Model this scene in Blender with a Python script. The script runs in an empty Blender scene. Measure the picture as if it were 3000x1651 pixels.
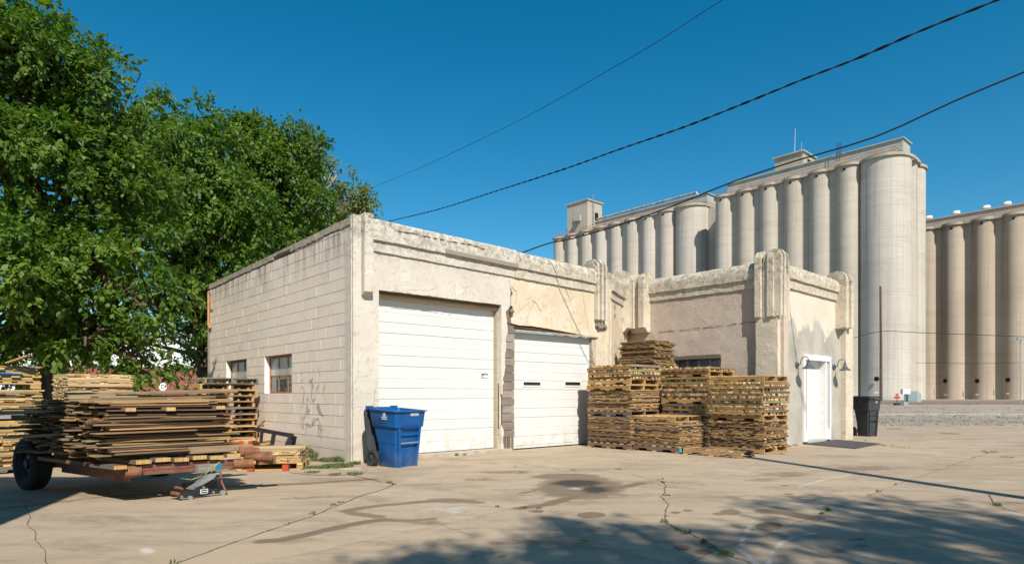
import bpy, bmesh, math, random
import numpy as np
from mathutils import Vector, Matrix, noise as mnoise
R = math.radians
random.seed(7); rng = np.random.default_rng(7)
scene = bpy.context.scene
COL = scene.collection

# ------------------------------------------------------------------ camera
F = 1853.0; HX = 1500.0; HY = 1154.0; CAMZ = 1.2        # focal length, principal column, horizon row of the 3000 px picture
cam_d = bpy.data.cameras.new('camera'); cam = bpy.data.objects.new('camera', cam_d); COL.objects.link(cam)
cam.location = (0, 0, CAMZ); cam.rotation_euler = (R(90), 0, 0)
cam_d.sensor_width = 36; cam_d.lens = 36*F/3000; cam_d.shift_y = (HY-825.5)/3000
cam_d.clip_start = 0.1; cam_d.clip_end = 6000
scene.camera = cam
# ------------------------------------------------------------------ light
EL = 43.0; SAZ = (0.29, -0.957)                          # sun elevation; horizontal direction towards the sun
sun_rot = math.atan2(SAZ[0], SAZ[1])
w = bpy.data.worlds.new('World'); scene.world = w; w.use_nodes = True
wn = w.node_tree; bg = wn.nodes['Background']
sky = wn.nodes.new('ShaderNodeTexSky'); sky.sky_type = 'NISHITA'; sky.sun_disc = False
sky.sun_elevation = R(EL); sky.sun_rotation = sun_rot; sky.air_density = 1.0; sky.dust_density = 0.25; sky.ozone_density = 3.5
hs = wn.nodes.new('ShaderNodeHueSaturation'); hs.inputs['Saturation'].default_value = 1.40; hs.inputs['Hue'].default_value = 0.483
hs.inputs['Value'].default_value = 1.05
wn.links.new(sky.outputs[0], hs.inputs['Color']); wn.links.new(hs.outputs[0], bg.inputs['Color'])
bg.inputs['Strength'].default_value = 0.085
sd = bpy.data.lights.new('sun', 'SUN'); sd.energy = 4.6; sd.angle = R(0.53); sd.color = (1.0, 0.94, 0.845)
so = bpy.data.objects.new('sun', sd); COL.objects.link(so); so.location = (20, -40, 60)
ce = math.cos(R(EL))
so.rotation_euler = Vector((-SAZ[0]*ce, -SAZ[1]*ce, -math.sin(R(EL)))).to_track_quat('-Z', 'Y').to_euler()
scene.view_settings.view_transform = 'Standard'; scene.view_settings.look = 'None'
scene.view_settings.exposure = 0.42; scene.view_settings.gamma = 1.0

# ------------------------------------------------------------------ helpers: places
def at(px, py, Y): return Vector(((px-HX)/F*Y, Y, CAMZ-(py-HY)/F*Y))
def gp(px, py, z=0.0):
    Y = (CAMZ-z)*F/(py-HY); return Vector(((px-HX)/F*Y, Y, z))
X0, Y0 = -2.70, 11.02
U = Vector((0.7498, 0.6616, 0)); W = Vector((-0.6616, 0.7498, 0)); ANG = math.atan2(U.y, U.x)
def loc2w(s, t, z=0.0): return Vector((X0+U.x*s+W.x*t, Y0+U.y*s+W.y*t, z))
def S(px, t=0.0):
    k = (px-HX)/F
    return (k*(Y0+W.y*t)-X0-W.x*t)/(U.x-U.y*k)
def T(px, s=0.0):
    k = (px-HX)/F
    return (k*(Y0+U.y*s)-X0-U.x*s)/(W.x-W.y*k)
def ZZ(py, s, t): return CAMZ+(HY-py)/F*loc2w(s, t).y
# ------------------------------------------------------------------ helpers: objects
def tag(o, label=None, cat=None, group=None, kind=None):
    if label: o['label'] = label
    if cat: o['category'] = cat
    if group: o['group'] = group
    if kind: o['kind'] = kind
    return o
def empty(name, loc=(0,0,0), rz=0.0, parent=None):
    o = bpy.data.objects.new(name, None); COL.objects.link(o); o.location = loc; o.rotation_euler = (0,0,rz); o.empty_display_size = .2
    o.parent = parent; return o
def kids(o): return list(CH.get(o.name, []))
CH = {}
def link(o, parent=None):
    COL.objects.link(o)
    if parent is not None:
        o.parent = parent; CH.setdefault(parent.name, []).append(o)
    return o
def copy_tree(o, parent=None):
    c = o.copy(); COL.objects.link(c)
    if parent is not None: c.parent = parent; CH.setdefault(parent.name, []).append(c)
    for ch in kids(o): copy_tree(ch, c)
    return c
def V3(a): return Vector(a)
class MB:
    def __init__(s): s.v=[]; s.f=[]; s.c=[]; s.uv=[]
    def face(s, pts, col=(1,1,1), uv=None):
        n=len(s.v); s.v += [tuple(p) for p in pts]; s.f.append(tuple(range(n, n+len(pts)))); s.c.append(col)
        s.uv.append(uv or [(0,0)]*len(pts))
    def hexa(s, o, a, b, c, col=(1,1,1), end=None):
        """box: centre o, half axes a (length), b, c"""
        o,a,b,c = V3(o),V3(a),V3(b),V3(c); end = end or col
        n=len(s.v); P=[]
        for i in (-1,1):
            for j in (-1,1):
                for k in (-1,1): P.append(o+a*i+b*j+c*k)
        s.v += [tuple(p) for p in P]
        la,lb,lc = a.length*2,b.length*2,c.length*2; r=random.random()*40; q=random.random()*40
        def add(ix, cc, du, dv):
            s.f.append(tuple(n+i for i in ix)); s.c.append(cc); s.uv.append([(r,q),(r+du,q),(r+du,q+dv),(r,q+dv)])
        flip = a.cross(b).dot(c) < 0
        fs = [((0,1,3,2),end,lc*.2,lb),((4,6,7,5),end,lb*.2,lc),((0,4,5,1),col,la,lc),((2,3,7,6),col,lc,la),((0,2,6,4),col,lb,la),((1,5,7,3),col,la,lb)]
        for ix,cc,du,dv in fs:
            if cc is col:  # want u along length
                pass
            e0 = (V3(P[ix[1]])-V3(P[ix[0]])).length
            e1 = (V3(P[ix[2]])-V3(P[ix[1]])).length
            alongA = abs((V3(P[ix[1]])-V3(P[ix[0]])).normalized().dot(a.normalized())) > .9
            uv = [(r,q),(r+e0,q),(r+e0,q+e1),(r,q+e1)] if alongA else [(r,q),(r,q+e0),(r+e1,q+e0),(r+e1,q)]
            jj = list(ix)
            if flip: jj = jj[::-1]; uv = uv[::-1]
            s.f.append(tuple(n+i for i in jj)); s.c.append(cc); s.uv.append(uv)
    def box(s, x0,x1,y0,y1,z0,z1, col=(1,1,1)):
        s.hexa(((x0+x1)/2,(y0+y1)/2,(z0+z1)/2), ((x1-x0)/2,0,0),(0,(y1-y0)/2,0),(0,0,(z1-z0)/2), col)
    def tube(s, pts, r, n=8, col=(1,1,1), cap=True):
        pts=[V3(p) for p in pts]; rs = r if isinstance(r,(list,tuple)) else [r]*len(pts); base=len(s.v)
        for i,p in enumerate(pts):
            d=(pts[min(i+1,len(pts)-1)]-pts[max(i-1,0)]).normalized()
            a=d.cross(Vector((0,0,1)) if abs(d.z)<.95 else Vector((1,0,0))).normalized(); b=d.cross(a)
            for k in range(n):
                th=2*math.pi*k/n; s.v.append(tuple(p+(a*math.cos(th)+b*math.sin(th))*rs[i]))
        for i in range(len(pts)-1):
            for k in range(n):
                k2=(k+1)%n; s.f.append((base+i*n+k,base+(i+1)*n+k,base+(i+1)*n+k2,base+i*n+k2)); s.c.append(col)
                s.uv.append([(i*.1,k*.05),(i*.1+.1,k*.05),(i*.1+.1,k*.05+.05),(i*.1,k*.05+.05)])
        if cap:
            s.f.append(tuple(base+k for k in range(n))); s.c.append(col); s.uv.append([(0,0)]*n)
            s.f.append(tuple(base+(len(pts)-1)*n+k for k in reversed(range(n)))); s.c.append(col); s.uv.append([(0,0)]*n)
    def prism(s, poly, o, ax, ay, az, col=(1,1,1)):
        """poly of (a,b) in plane ax,ay at o, extruded by vector az"""
        o,ax,ay,az=V3(o),V3(ax),V3(ay),V3(az)
        lo=[o+ax*a+ay*b for a,b in poly]; hi=[p+az for p in lo]; m=len(poly)
        A=sum(poly[i][0]*poly[(i+1)%m][1]-poly[(i+1)%m][0]*poly[i][1] for i in range(m))
        up = (ax.cross(ay).dot(az)>0) == (A>0)
        uvp=[(a,b) for a,b in poly]
        if up:
            s.face(lo[::-1],col,uvp[::-1]); s.face(hi,col,uvp)
        else:
            s.face(lo,col,uvp); s.face(hi[::-1],col,uvp[::-1])
        L=az.length; acc=0
        for i in range(m):
            j=(i+1)%m; e=(lo[j]-lo[i]).length
            q=[lo[i],lo[j],hi[j],hi[i]]; uv=[(acc,0),(acc+e,0),(acc+e,L),(acc,L)]; acc+=e
            if not up: q=q[::-1]; uv=uv[::-1]
            s.face(q,col,uv)
    def build(s, name, mat, parent=None, smooth=False, loc=None, weld=False, auto=None):
        me=bpy.data.meshes.new(name); me.from_pydata(s.v,[],s.f)
        ca=me.color_attributes.new('Col','FLOAT_COLOR','CORNER'); arr=np.ones((len(me.loops),4),np.float32)
        cnt=[len(f) for f in s.f]; cc=np.repeat(np.array([c[:3] for c in s.c],np.float32),cnt,axis=0); arr[:,:3]=cc
        ca.data.foreach_set('color',arr.ravel())
        ul=me.uv_layers.new(name='UVMap'); ul.data.foreach_set('uv',np.array([p for u in s.uv for p in u],np.float32).ravel())
        me.materials.append(mat)
        if weld:
            bm=bmesh.new(); bm.from_mesh(me); bmesh.ops.remove_doubles(bm,verts=bm.verts,dist=.0006); bmesh.ops.recalc_face_normals(bm,faces=bm.faces); bm.to_mesh(me); bm.free()
        if smooth: me.polygons.foreach_set('use_smooth',[True]*len(me.polygons))
        if auto is not None:
            me.polygons.foreach_set('use_smooth',[True]*len(me.polygons)); me.set_sharp_from_angle(angle=R(auto))
        o=bpy.data.objects.new(name,me); link(o,parent)
        if loc is not None: o.location=loc
        return o
# ------------------------------------------------------------------ helpers: materials
def srgb(r,g,b):
    f=lambda c: (c/255/12.92) if c<=10 else ((c/255+.055)/1.055)**2.4
    return (f(r),f(g),f(b))
class MT:
    def __init__(s,name):
        s.m=bpy.data.materials.new(name); s.m.use_nodes=True; s.t=s.m.node_tree; s.b=s.t.nodes['Principled BSDF']
    def n(s,typ,ins=None,**kw):
        nd=s.t.nodes.new('ShaderNode'+typ)
        for k,v in kw.items(): setattr(nd,k,v)
        for k,v in (ins or {}).items():
            sock=nd.inputs[k]
            if isinstance(v,bpy.types.NodeSocket): s.t.links.new(v,sock)
            else:
                if hasattr(sock.default_value,'__len__') and not hasattr(v,'__len__'): v=(v,)*len(sock.default_value)
                if hasattr(v,'__len__') and len(sock.default_value)==4 and len(v)==3: v=(*v,1)
                sock.default_value=v
        return nd
    def coord(s,kind='Object',scale=None):
        c=s.n('TexCoord').outputs[kind]
        if scale is not None: c=s.n('Mapping',{'Vector':c,'Scale':scale}).outputs[0]
        return c
    def noise(s,vec,scale,detail=4,rough=.55,dist=0.0):
        return s.n('TexNoise',{'Vector':vec,'Scale':scale,'Detail':detail,'Roughness':rough,'Distortion':dist}).outputs['Fac']
    def ramp(s,fac,a,b,lo=0.0,hi=1.0):
        return s.n('MapRange',{'Value':fac,'From Min':a,'From Max':b,'To Min':lo,'To Max':hi},clamp=True).outputs[0]
    def math(s,op,a,b=0.0):
        nd=s.n('Math',None,operation=op)
        for i,v in enumerate((a,b)):
            if isinstance(v,bpy.types.NodeSocket): s.t.links.new(v,nd.inputs[i])
            else: nd.inputs[i].default_value=v
        return nd.outputs[0]
    def mix(s,fac,a,b,mode='MIX'):
        nd=s.n('Mix',None,data_type='RGBA',blend_type=mode)
        for i,v in ((0,fac),(6,a),(7,b)):
            if isinstance(v,bpy.types.NodeSocket): s.t.links.new(v,nd.inputs[i])
            else: nd.inputs[i].default_value = v if i==0 else ((*v,1) if len(v)==3 else v)
        return nd.outputs[2]
    def bump(s,h,strength=.3,dist=.01,prev=None):
        ins={'Height':h,'Strength':strength,'Distance':dist}
        if prev is not None: ins['Normal']=prev
        return s.n('Bump',ins).outputs[0]
    def out(s,color=None,rough=.8,normal=None,metal=0.0,spec=.3):
        def st(k,v):
            if v is None: return
            if isinstance(v,bpy.types.NodeSocket): s.t.links.new(v,s.b.inputs[k])
            else: s.b.inputs[k].default_value=(*v,1) if hasattr(v,'__len__') else v
        st('Base Color',color); st('Roughness',rough); st('Normal',normal); st('Metallic',metal); st('Specular IOR Level',spec)
        return s.m
def sep(m,vec,i): return m.n('SeparateXYZ',{'Vector':vec}).outputs[i]

def m_stucco(name, base, light, dark, dirtz=None, yellow=0.0, pink=0.0, bs=.5, patch=None):
    m=MT(name); c=m.coord(); 
    n1=m.noise(c,1.3,5,.6); n2=m.noise(c,7,6,.65); n3=m.noise(c,38,4,.6)
    col=m.mix(m.ramp(n1,.38,.66),base,light)
    col=m.mix(m.ramp(n2,.56,.74,0,.75),col,dark)
    if yellow: col=m.mix(m.ramp(m.noise(c,3.1,5,.6,.6),.5,.66,0,yellow),col,(.62,.47,.22))
    if pink: col=m.mix(m.ramp(m.noise(c,4.7,5,.65,.3),.54,.66,0,pink),col,(.40,.26,.20))
    if dirtz:
        z=sep(m,c,2); g=m.ramp(z,dirtz[0],dirtz[1]); d=m.math('MULTIPLY',g,m.math('MAXIMUM',m.ramp(m.noise(c,9,9,.85),.47,.58),m.ramp(m.noise(c,3.3,6,.75),.50,.62,0,.7)))
        col=m.mix(m.math('MULTIPLY',d,dirtz[2]),col,(.16,.15,.115))
    # splash dirt at the foot of the wall
    zz=sep(m,c,2); foot=m.math('MULTIPLY',m.ramp(zz,.55,0,0,1),m.ramp(n2,.4,.62,0,.55)); col=m.mix(foot,col,(.33,.29,.22))
    crn=m.n('TexVoronoi',{'Vector':m.n('Mix',{0:.12,4:c,5:m.n('TexNoise',{'Vector':c,'Scale':3.0,'Detail':5}).outputs['Color']},data_type='VECTOR').outputs[1],'Scale':1.15},feature='DISTANCE_TO_EDGE').outputs['Distance']
    cr=m.math('MULTIPLY',m.ramp(crn,.007,.0),m.ramp(m.noise(c,.9,3),.52,.58))
    col=m.mix(m.math('MULTIPLY',cr,.35),col,(.12,.10,.08))
    col=m.mix(m.ramp(n3,.62,.78,0,.35),col,dark)
    sp=m.noise(c,22,7,.8); col=m.mix(m.math('MULTIPLY',m.ramp(sp,.60,.66,0,.5),m.ramp(n1,.3,.6,.3,1)),col,tuple(x*.55 for x in dark))
    pe=m.noise(c,2.6,7,.7,.4); col=m.mix(m.math('MULTIPLY',m.ramp(pe,.585,.6,0,.45),m.ramp(pe,.67,.63)),col,tuple(x*1.12 for x in light)); edge_=m.math('MULTIPLY',m.ramp(pe,.575,.585),m.ramp(pe,.60,.59)); col=m.mix(m.math('MULTIPLY',edge_,.45),col,tuple(x*.5 for x in dark))
    h=m.math('ADD',m.math('MULTIPLY',sp,.9),m.math('MULTIPLY',n2,.45)); h=m.math('SUBTRACT',h,m.math('MULTIPLY',cr,.35))
    pk=m.ramp(m.noise(c,2.3,6,.62),.56,.575); h=m.math('ADD',h,m.math('MULTIPLY',pk,.35))
    return m.out(col,.92,m.bump(h,bs,.03),0,.15)
def m_paint(name,col,rough=.5,spec=.4,var=.08,scale=6,metal=0.0,rust=None,bumpy=0.0):
    m=MT(name); c=m.coord(); n=m.noise(c,scale,5,.6)
    cc=m.mix(m.ramp(n,.3,.7),tuple(x*(1-var) for x in col),tuple(min(1,x*(1+var)) for x in col))
    if rust: cc=m.mix(m.ramp(m.noise(c,scale*1.7,6,.7),rust[1],rust[1]+.08,0,1),cc,rust[0])
    nr=m.bump(m.noise(c,scale*8,4),bumpy,.005) if bumpy else None
    return m.out(cc,rough,nr,metal,spec)
def m_wood(name,streak=.45,knots=True,tint=(1,1,1)):
    m=MT(name); a=m.n('Attribute',None,attribute_name='Col').outputs['Color']
    uv=m.n('TexCoord').outputs['UV']; st=m.n('Mapping',{'Vector':uv,'Scale':(2.2,60,1)}).outputs[0]
    n=m.noise(st,1,5,.65); n2=m.noise(m.n('Mapping',{'Vector':uv,'Scale':(1.2,6,1)}).outputs[0],1,4,.6)
    rnd=m.n('ObjectInfo').outputs['Random']
    c=m.mix(m.ramp(n,.3,.72),(1-streak,1-streak,1-streak),(1.3,1.28,1.22))
    col=m.mix(1.0,a,c,'MULTIPLY'); col=m.mix(m.ramp(n2,.5,.75,0,.45),col,m.mix(1.0,a,(.5,.42,.36),'MULTIPLY'))
    col=m.mix(1.0,col,m.mix(rnd,(.86*tint[0],.86*tint[1],.86*tint[2]),(1.14*tint[0],1.12*tint[1],1.1*tint[2])),'MULTIPLY')
    return m.out(col,.85,m.bump(n,.5,.004),0,.2)
WOOD=m_wood('reclaimed_wood'); 
M_ST1=m_stucco('facade_stucco',(.60,.535,.45),(.65,.60,.52),(.43,.37,.285),dirtz=(3.5,4.15,.8))
M_ST2=m_stucco('patched_stucco',(.62,.51,.37),(.70,.62,.49),(.46,.37,.26),yellow=.55,pink=.25)
M_ST3=m_stucco('parapet_stucco',(.58,.50,.39),(.65,.58,.47),(.30,.26,.19),dirtz=(3.5,4.1,.85),pink=.35)
M_ST4=m_stucco('wing_stucco_pink',(.50,.40,.32),(.56,.46,.37),(.42,.34,.27),dirtz=(3.0,4.3,.35),bs=.5)
M_ST5=m_stucco('wing_stucco_cream',(.58,.50,.39),(.66,.58,.46),(.38,.33,.25),dirtz=(3.2,4.1,.8),yellow=.25,bs=.5)
def m_doorwall():
    m=MT('door_wall_render'); c=m.coord(); z=sep(m,c,2)
    n1=m.noise(m.n('Mapping',{'Vector':c,'Scale':(1,1,.6)}).outputs[0],1.6,6,.65); n2=m.noise(c,9,5,.6); n3=m.noise(c,40,4)
    grey=m.mix(m.ramp(n1,.35,.7),(.46,.425,.36),(.30,.27,.225)); cream=m.mix(m.ramp(n1,.4,.7),(.60,.52,.41),(.67,.60,.50))
    edge=m.math('ADD',z,m.math('MULTIPLY',m.math('SUBTRACT',n1,.5),2.6))
    col=m.mix(m.ramp(edge,2.75,2.88),grey,cream); col=m.mix(m.ramp(n2,.6,.75,0,.5),col,(.38,.33,.25))
    h=m.math('ADD',m.math('MULTIPLY',n3,.3),n2)
    return m.out(col,.9,m.bump(h,.4,.02),0,.15)
M_ST6=m_doorwall()
M_CMU=None
def m_cmu():
    m=MT('painted_block'); a=m.n('Attribute',None,attribute_name='Col').outputs['Color']; c=m.coord()
    n2=m.noise(c,6,5,.65); n3=m.noise(c,60,4,.6); z=sep(m,c,2)
    col=m.mix(m.ramp(n2,.5,.75,0,.25),a,m.mix(1.0,a,(.72,.70,.68),'MULTIPLY'))
    st=m.noise(m.n('Mapping',{'Vector':c,'Scale':(6,6,.7)}).outputs[0],1,5,.7)
    topd=m.math('MULTIPLY',m.ramp(z,3.3,4.15),m.ramp(st,.45,.62)); col=m.mix(m.math('MULTIPLY',topd,.8),col,(.13,.12,.095))
    # grey-brown scribble of worn paint
    y=sep(m,c,1)
    bx=m.math('MULTIPLY',m.ramp(m.math('ABSOLUTE',m.math('SUBTRACT',y,1.60)),.62,.42),m.ramp(m.math('ABSOLUTE',m.math('SUBTRACT',z,1.02)),.72,.5))
    wv=m.n('TexWave',{'Vector':c,'Scale':1.1,'Distortion':16,'Detail':2,'Detail Scale':1.6},wave_type='BANDS').outputs['Fac']
    col=m.mix(m.math('MULTIPLY',bx,m.math('MULTIPLY',m.ramp(wv,.82,.95,0,.6),m.ramp(n2,.35,.5))),col,(.17,.115,.08))
    foot=m.math('MULTIPLY',m.ramp(z,.5,.0),.45); col=m.mix(foot,col,(.27,.235,.18))
    return m.out(col,.88,m.bump(m.math('ADD',n3,m.math('MULTIPLY',n2,.6)),.35,.012),0,.2)
M_CMU=m_cmu()
M_MORTAR=m_paint('mortar',(.50,.42,.33),.95,.1,.1,9)
def m_white():
    m=MT('white_enamel'); c=m.coord(); z=sep(m,c,2); n=m.noise(c,5,6,.7); st=m.noise(m.n('Mapping',{'Vector':c,'Scale':(7,7,.5)}).outputs[0],1,5,.7)
    col=m.mix(m.ramp(n,.35,.7),(.69,.68,.65),(.64,.63,.59)); col=m.mix(m.math('MULTIPLY',m.ramp(z,.55,.0,0,1),m.ramp(n,.42,.62,0,.55)),col,(.42,.38,.32)); col=m.mix(m.ramp(st,.6,.75,0,.18),col,(.45,.42,.36))
    return m.out(col,.5,m.bump(m.noise(m.n('Mapping',{'Vector':c,'Scale':(30,30,160)}).outputs[0],1,3),.12,.003),0,.35)
M_WHITE=m_white()
M_FRAMEW=m_paint('white_wood_paint',(.76,.75,.71),.55,.3,.07,7,rust=((.42,.38,.30),.66))
M_OLDW=m_paint('peeling_wood_paint',(.44,.38,.29),.85,.2,.3,9,rust=((.17,.12,.08),.58),bumpy=.4)
M_DKWOOD=m_paint('dark_rotten_wood',(.10,.065,.04),.95,.1,.4,12,bumpy=.6)
M_RUST=m_paint('rusty_steel',(.22,.10,.05),.8,.3,.35,10,rust=((.10,.05,.03),.6),bumpy=.4)
M_BLACK=m_paint('black_paint',(.02,.02,.022),.5,.4,.3,8)
M_RUBBER=m_paint('tyre_rubber',(.035,.034,.033),.85,.25,.2,10,bumpy=.3)
M_GREYMET=m_paint('grey_metal',(.42,.43,.44),.4,.5,.1,8,metal=.6,rust=((.30,.18,.09),.66))
M_DGREY=m_paint('dark_grey_plastic',(.055,.058,.062),.55,.35,.15,5,rust=((.10,.10,.10),.67))
M_LAMP=m_paint('slate_lamp_enamel',(.075,.085,.10),.45,.4,.1,8)
def m_blue():
    m=MT('blue_plastic'); c=m.coord(); n=m.noise(c,4,5,.6)
    col=m.mix(m.ramp(n,.35,.7),(.002,.075,.25),(.004,.10,.32))
    sc=m.noise(m.n('Mapping',{'Vector':c,'Scale':(30,30,5),'Rotation':(.3,.5,0)}).outputs[0],1,6,.75)
    col=m.mix(m.ramp(sc,.67,.74,0,.55),col,(.17,.24,.36)); z=sep(m,c,2)
    col=m.mix(m.math('MULTIPLY',m.ramp(z,.35,.0),m.ramp(n,.4,.6,0,.5)),col,(.16,.16,.17))
    return m.out(col,.42,None,0,.4)
M_BLUE=m_blue()
def m_conc_silo(name,a,b,d):
    m=MT(name); c=m.coord()
    band=m.noise(m.n('Mapping',{'Vector':c,'Scale':(.05,.05,.55)}).outputs[0],1,6,.7)
    vert=m.noise(m.n('Mapping',{'Vector':c,'Scale':(1.6,1.6,.03)}).outputs[0],1,4,.6); big=m.noise(c,.055,4,.6); fine=m.noise(c,.8,5,.65)
    col=m.mix(m.ramp(big,.35,.65),a,b); col=m.mix(m.ramp(band,.5,.72,0,.55),col,d); col=m.mix(m.ramp(vert,.5,.72,0,.6),col,d)
    lift=m.n('TexWave',{'Vector':m.n('Mapping',{'Vector':c,'Scale':(.02,.02,.5)}).outputs[0],'Scale':1.0,'Distortion':3,'Detail':3,'Detail Scale':3},wave_type='BANDS',bands_direction='Z').outputs['Fac']
    col=m.mix(m.ramp(lift,.95,1.0,0,.3),col,tuple(min(1,x*1.3) for x in b))
    col=m.mix(m.ramp(fine,.55,.75,0,.3),col,d)
    rb=m.n('TexWave',{'Vector':m.n('Mapping',{'Vector':c,'Scale':(1.3,1.3,.0)}).outputs[0],'Scale':1.0,'Distortion':.6},wave_type='BANDS').outputs['Fac']
    rn=m.n('ObjectInfo').outputs['Random']; col=m.mix(1.0,col,m.mix(rn,(.86,.84,.80),(1.08,1.07,1.08)),'MULTIPLY')
    return m.out(col,.9,m.bump(m.math('ADD',fine,m.math('MULTIPLY',rb,.6)),.2,.08),0,.15)
M_SILO=m_conc_silo('silo_concrete',(.445,.40,.335),(.53,.485,.415),(.32,.285,.235))
M_SILO2=m_conc_silo('silo_concrete_brown',(.41,.335,.26),(.49,.415,.33),(.32,.26,.20))
M_SILOTOP=m_paint('roof_deck_concrete',(.36,.32,.25),.9,.1,.2,.6)
M_GALV=m_paint('weathered_cladding',(.34,.36,.34),.7,.3,.2,.35,rust=((.42,.38,.28),.5))
M_ORANGE=m_paint('orange_rail_paint',(.46,.15,.05),.7,.3,.2,2)
M_DARK=m_paint('dark_opening',(.02,.018,.016),.9,.1,.1,2)
def m_glass(name,tint=(.05,.06,.065),rough=.08):
    m=MT(name); c=m.coord(); return m.out(m.mix(m.ramp(m.noise(c,3,3),.4,.6),tint,tuple(x*1.6 for x in tint)),rough,None,0,.7)
M_GLASS=m_glass('window_glass'); M_GLASSW=m_glass('whitewashed_glass',(.30,.30,.285),.3)
M_ASPH=m_paint('asphalt',(.20,.19,.175),.92,.1,.15,.8)

# ================================================================== GROUND
def m_ground():
    m=MT('gravel_ground'); c=m.coord(); n=m.noise(c,.12,6,.6); f=m.noise(c,5,6,.85); v=m.n('TexVoronoi',{'Vector':c,'Scale':11.0}).outputs['Color']
    col=m.mix(m.ramp(n,.4,.6),(.34,.27,.20),(.42,.345,.265)); col=m.mix(m.ramp(f,.35,.7),m.mix(1.0,col,(.62,.6,.58),'MULTIPLY'),m.mix(1.0,col,(1.25,1.22,1.2),'MULTIPLY'))
    sp=m.noise(m.n('Mapping',{'Vector':c,'Scale':(.6,1.6,1)}).outputs[0],1.5,6,.75); col=m.mix(m.ramp(sp,.54,.66,0,.7),col,(.22,.165,.115))
    col=m.mix(.18,col,v)
    gr=m.noise(m.n('Mapping',{'Vector':c,'Scale':(.25,.8,1)}).outputs[0],.8,7,.75); col=m.mix(m.ramp(gr,.62,.68,0,.6),col,(.16,.18,.08))
    return m.out(col,.95,m.bump(f,1.0,.05),0,.1)
def m_yard():
    m=MT('worn_concrete'); c=m.coord(); a=m.n('Attribute',None,attribute_name='Col').outputs['Color']
    sx=m.n('SeparateColor',{'Color':a}).outputs; uvm=m.n('Attribute',None,attribute_name='Slab').outputs['Fac']
    n=m.noise(c,.35,6,.6); n2=m.noise(c,2.2,7,.68); f=m.noise(c,70,3,.7); agg=m.noise(c,190,2,.8)
    stre=m.noise(m.n('Mapping',{'Vector':c,'Scale':(.5,2.2,1),'Rotation':(0,0,.12)}).outputs[0],1.6,7,.7)
    col=m.mix(m.ramp(n,.35,.68),(.405,.315,.215),(.46,.366,.256))
    col=m.mix(m.ramp(n2,.5,.78,0,.5),col,(.33,.262,.187)); col=m.mix(m.ramp(stre,.50,.66,0,.75),col,(.30,.235,.175))
    col=m.mix(uvm,col,m.mix(1.0,col,(.86,.84,.84),'MULTIPLY'))
    col=m.mix(m.ramp(f,.3,.75,0,.34),m.mix(1.0,col,(1.1,1.1,1.1),'MULTIPLY'),m.mix(1.0,col,(.55,.55,.55),'MULTIPLY'))
    jit=m.math('ADD',m.math('MULTIPLY',m.math('SUBTRACT',m.noise(c,4.5,6,.7),.5),1.1),m.math('MULTIPLY',m.math('SUBTRACT',f,.5),.5))
    pit=m.noise(c,26,5,.8); col=m.mix(m.ramp(pit,.60,.70,0,.45),col,(.24,.185,.135)); pal=m.noise(c,1.1,8,.75,.5); col=m.mix(m.ramp(pal,.56,.64,0,.4),col,(.50,.43,.34)); dk=m.noise(m.n('Mapping',{'Vector':c,'Location':(7,3,0),'Scale':(.7,1.5,1)}).outputs[0],.9,8,.78,.4); col=m.mix(m.ramp(dk,.51,.63,0,.72),col,(.24,.18,.125))
    s1=m.ramp(m.math('ADD',sx[0],jit),.38,.55); col=m.mix(m.math('MULTIPLY',s1,m.ramp(sx[0],.0,.9,.35,.9)),col,(.165,.118,.078))
    s2=m.ramp(m.math('ADD',sx[1],m.math('ADD',jit,m.math('SUBTRACT',agg,.5))),.45,.62); col=m.mix(m.math('MULTIPLY',s2,.9),col,(.042,.036,.032))
    s3=m.ramp(m.math('ADD',sx[2],m.math('ADD',jit,m.math('SUBTRACT',agg,.5))),.45,.6); col=m.mix(m.math('MULTIPLY',s3,.75),col,(.56,.54,.51))
    spot=m.n('TexVoronoi',{'Vector':c,'Scale':1.05,'Randomness':1.0}); sd_=spot.outputs['Distance']; scol=m.n('SeparateColor',{'Color':spot.outputs['Color']}).outputs[0]
    ms=m.math('MULTIPLY',m.ramp(m.math('ADD',sd_,m.math('MULTIPLY',n2,.05)),.125,.085),m.ramp(scol,.6,.66,0,.6)); col=m.mix(ms,col,(.20,.155,.11))
    h=m.math('ADD',m.math('MULTIPLY',f,.6),m.math('MULTIPLY',n2,.8))
    return m.out(col,.9,m.bump(h,.35,.01),0,.2)
def sheet(name,pts,z,mat,label=None,kind='structure'):
    b=MB(); b.face([(p[0],p[1],z) for p in pts]); o=b.build(name,mat); tag(o,kind=kind); 
    if label: o['label']=label
    return o
sheet('ground',[(-2500,-2500),(2500,-2500),(2500,2500),(-2500,2500)],0,m_ground())
# concrete yard: one mesh, fine where the camera looks
xs=np.concatenate([np.linspace(-34,-9,26)[:-1],np.arange(-9,9.5,.03),np.linspace(9.5,44,36)])
ys=np.concatenate([np.linspace(-24,2.2,27)[:-1],np.arange(2.2,15,.03),np.linspace(15,30,60)])
GX,GY=np.meshgrid(xs,ys); 
def seg_d(px,py,ax,ay,bx,by):
    dx,dy=bx-ax,by-ay; t=np.clip(((px-ax)*dx+(py-ay)*dy)/(dx*dx+dy*dy+1e-9),0,1); return np.hypot(px-ax-t*dx,py-ay-t*dy)
ch=[np.zeros_like(GX) for _ in range(3)]
def blob(c,px,py,rx,ry,k=1.0,soft=.55):
    g=gp(px,py); a=rx*g.y/F; b=max(.05,ry*g.y*g.y/(F*CAMZ)); g0=gp(px,py)
    ang=-(px-HX)/F*.0
    # the picture's vertical is the ray direction on the ground
    dx=GX-g.x; dy=GY-g.y; rxx=g.x/g.y; u=dx-rxx*dy; v=dy
    d=np.sqrt((u/a)**2+(v/b)**2); ch[c][:]=np.maximum(ch[c],k*np.clip((1+soft-d)/(2*soft),0,1))
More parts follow.
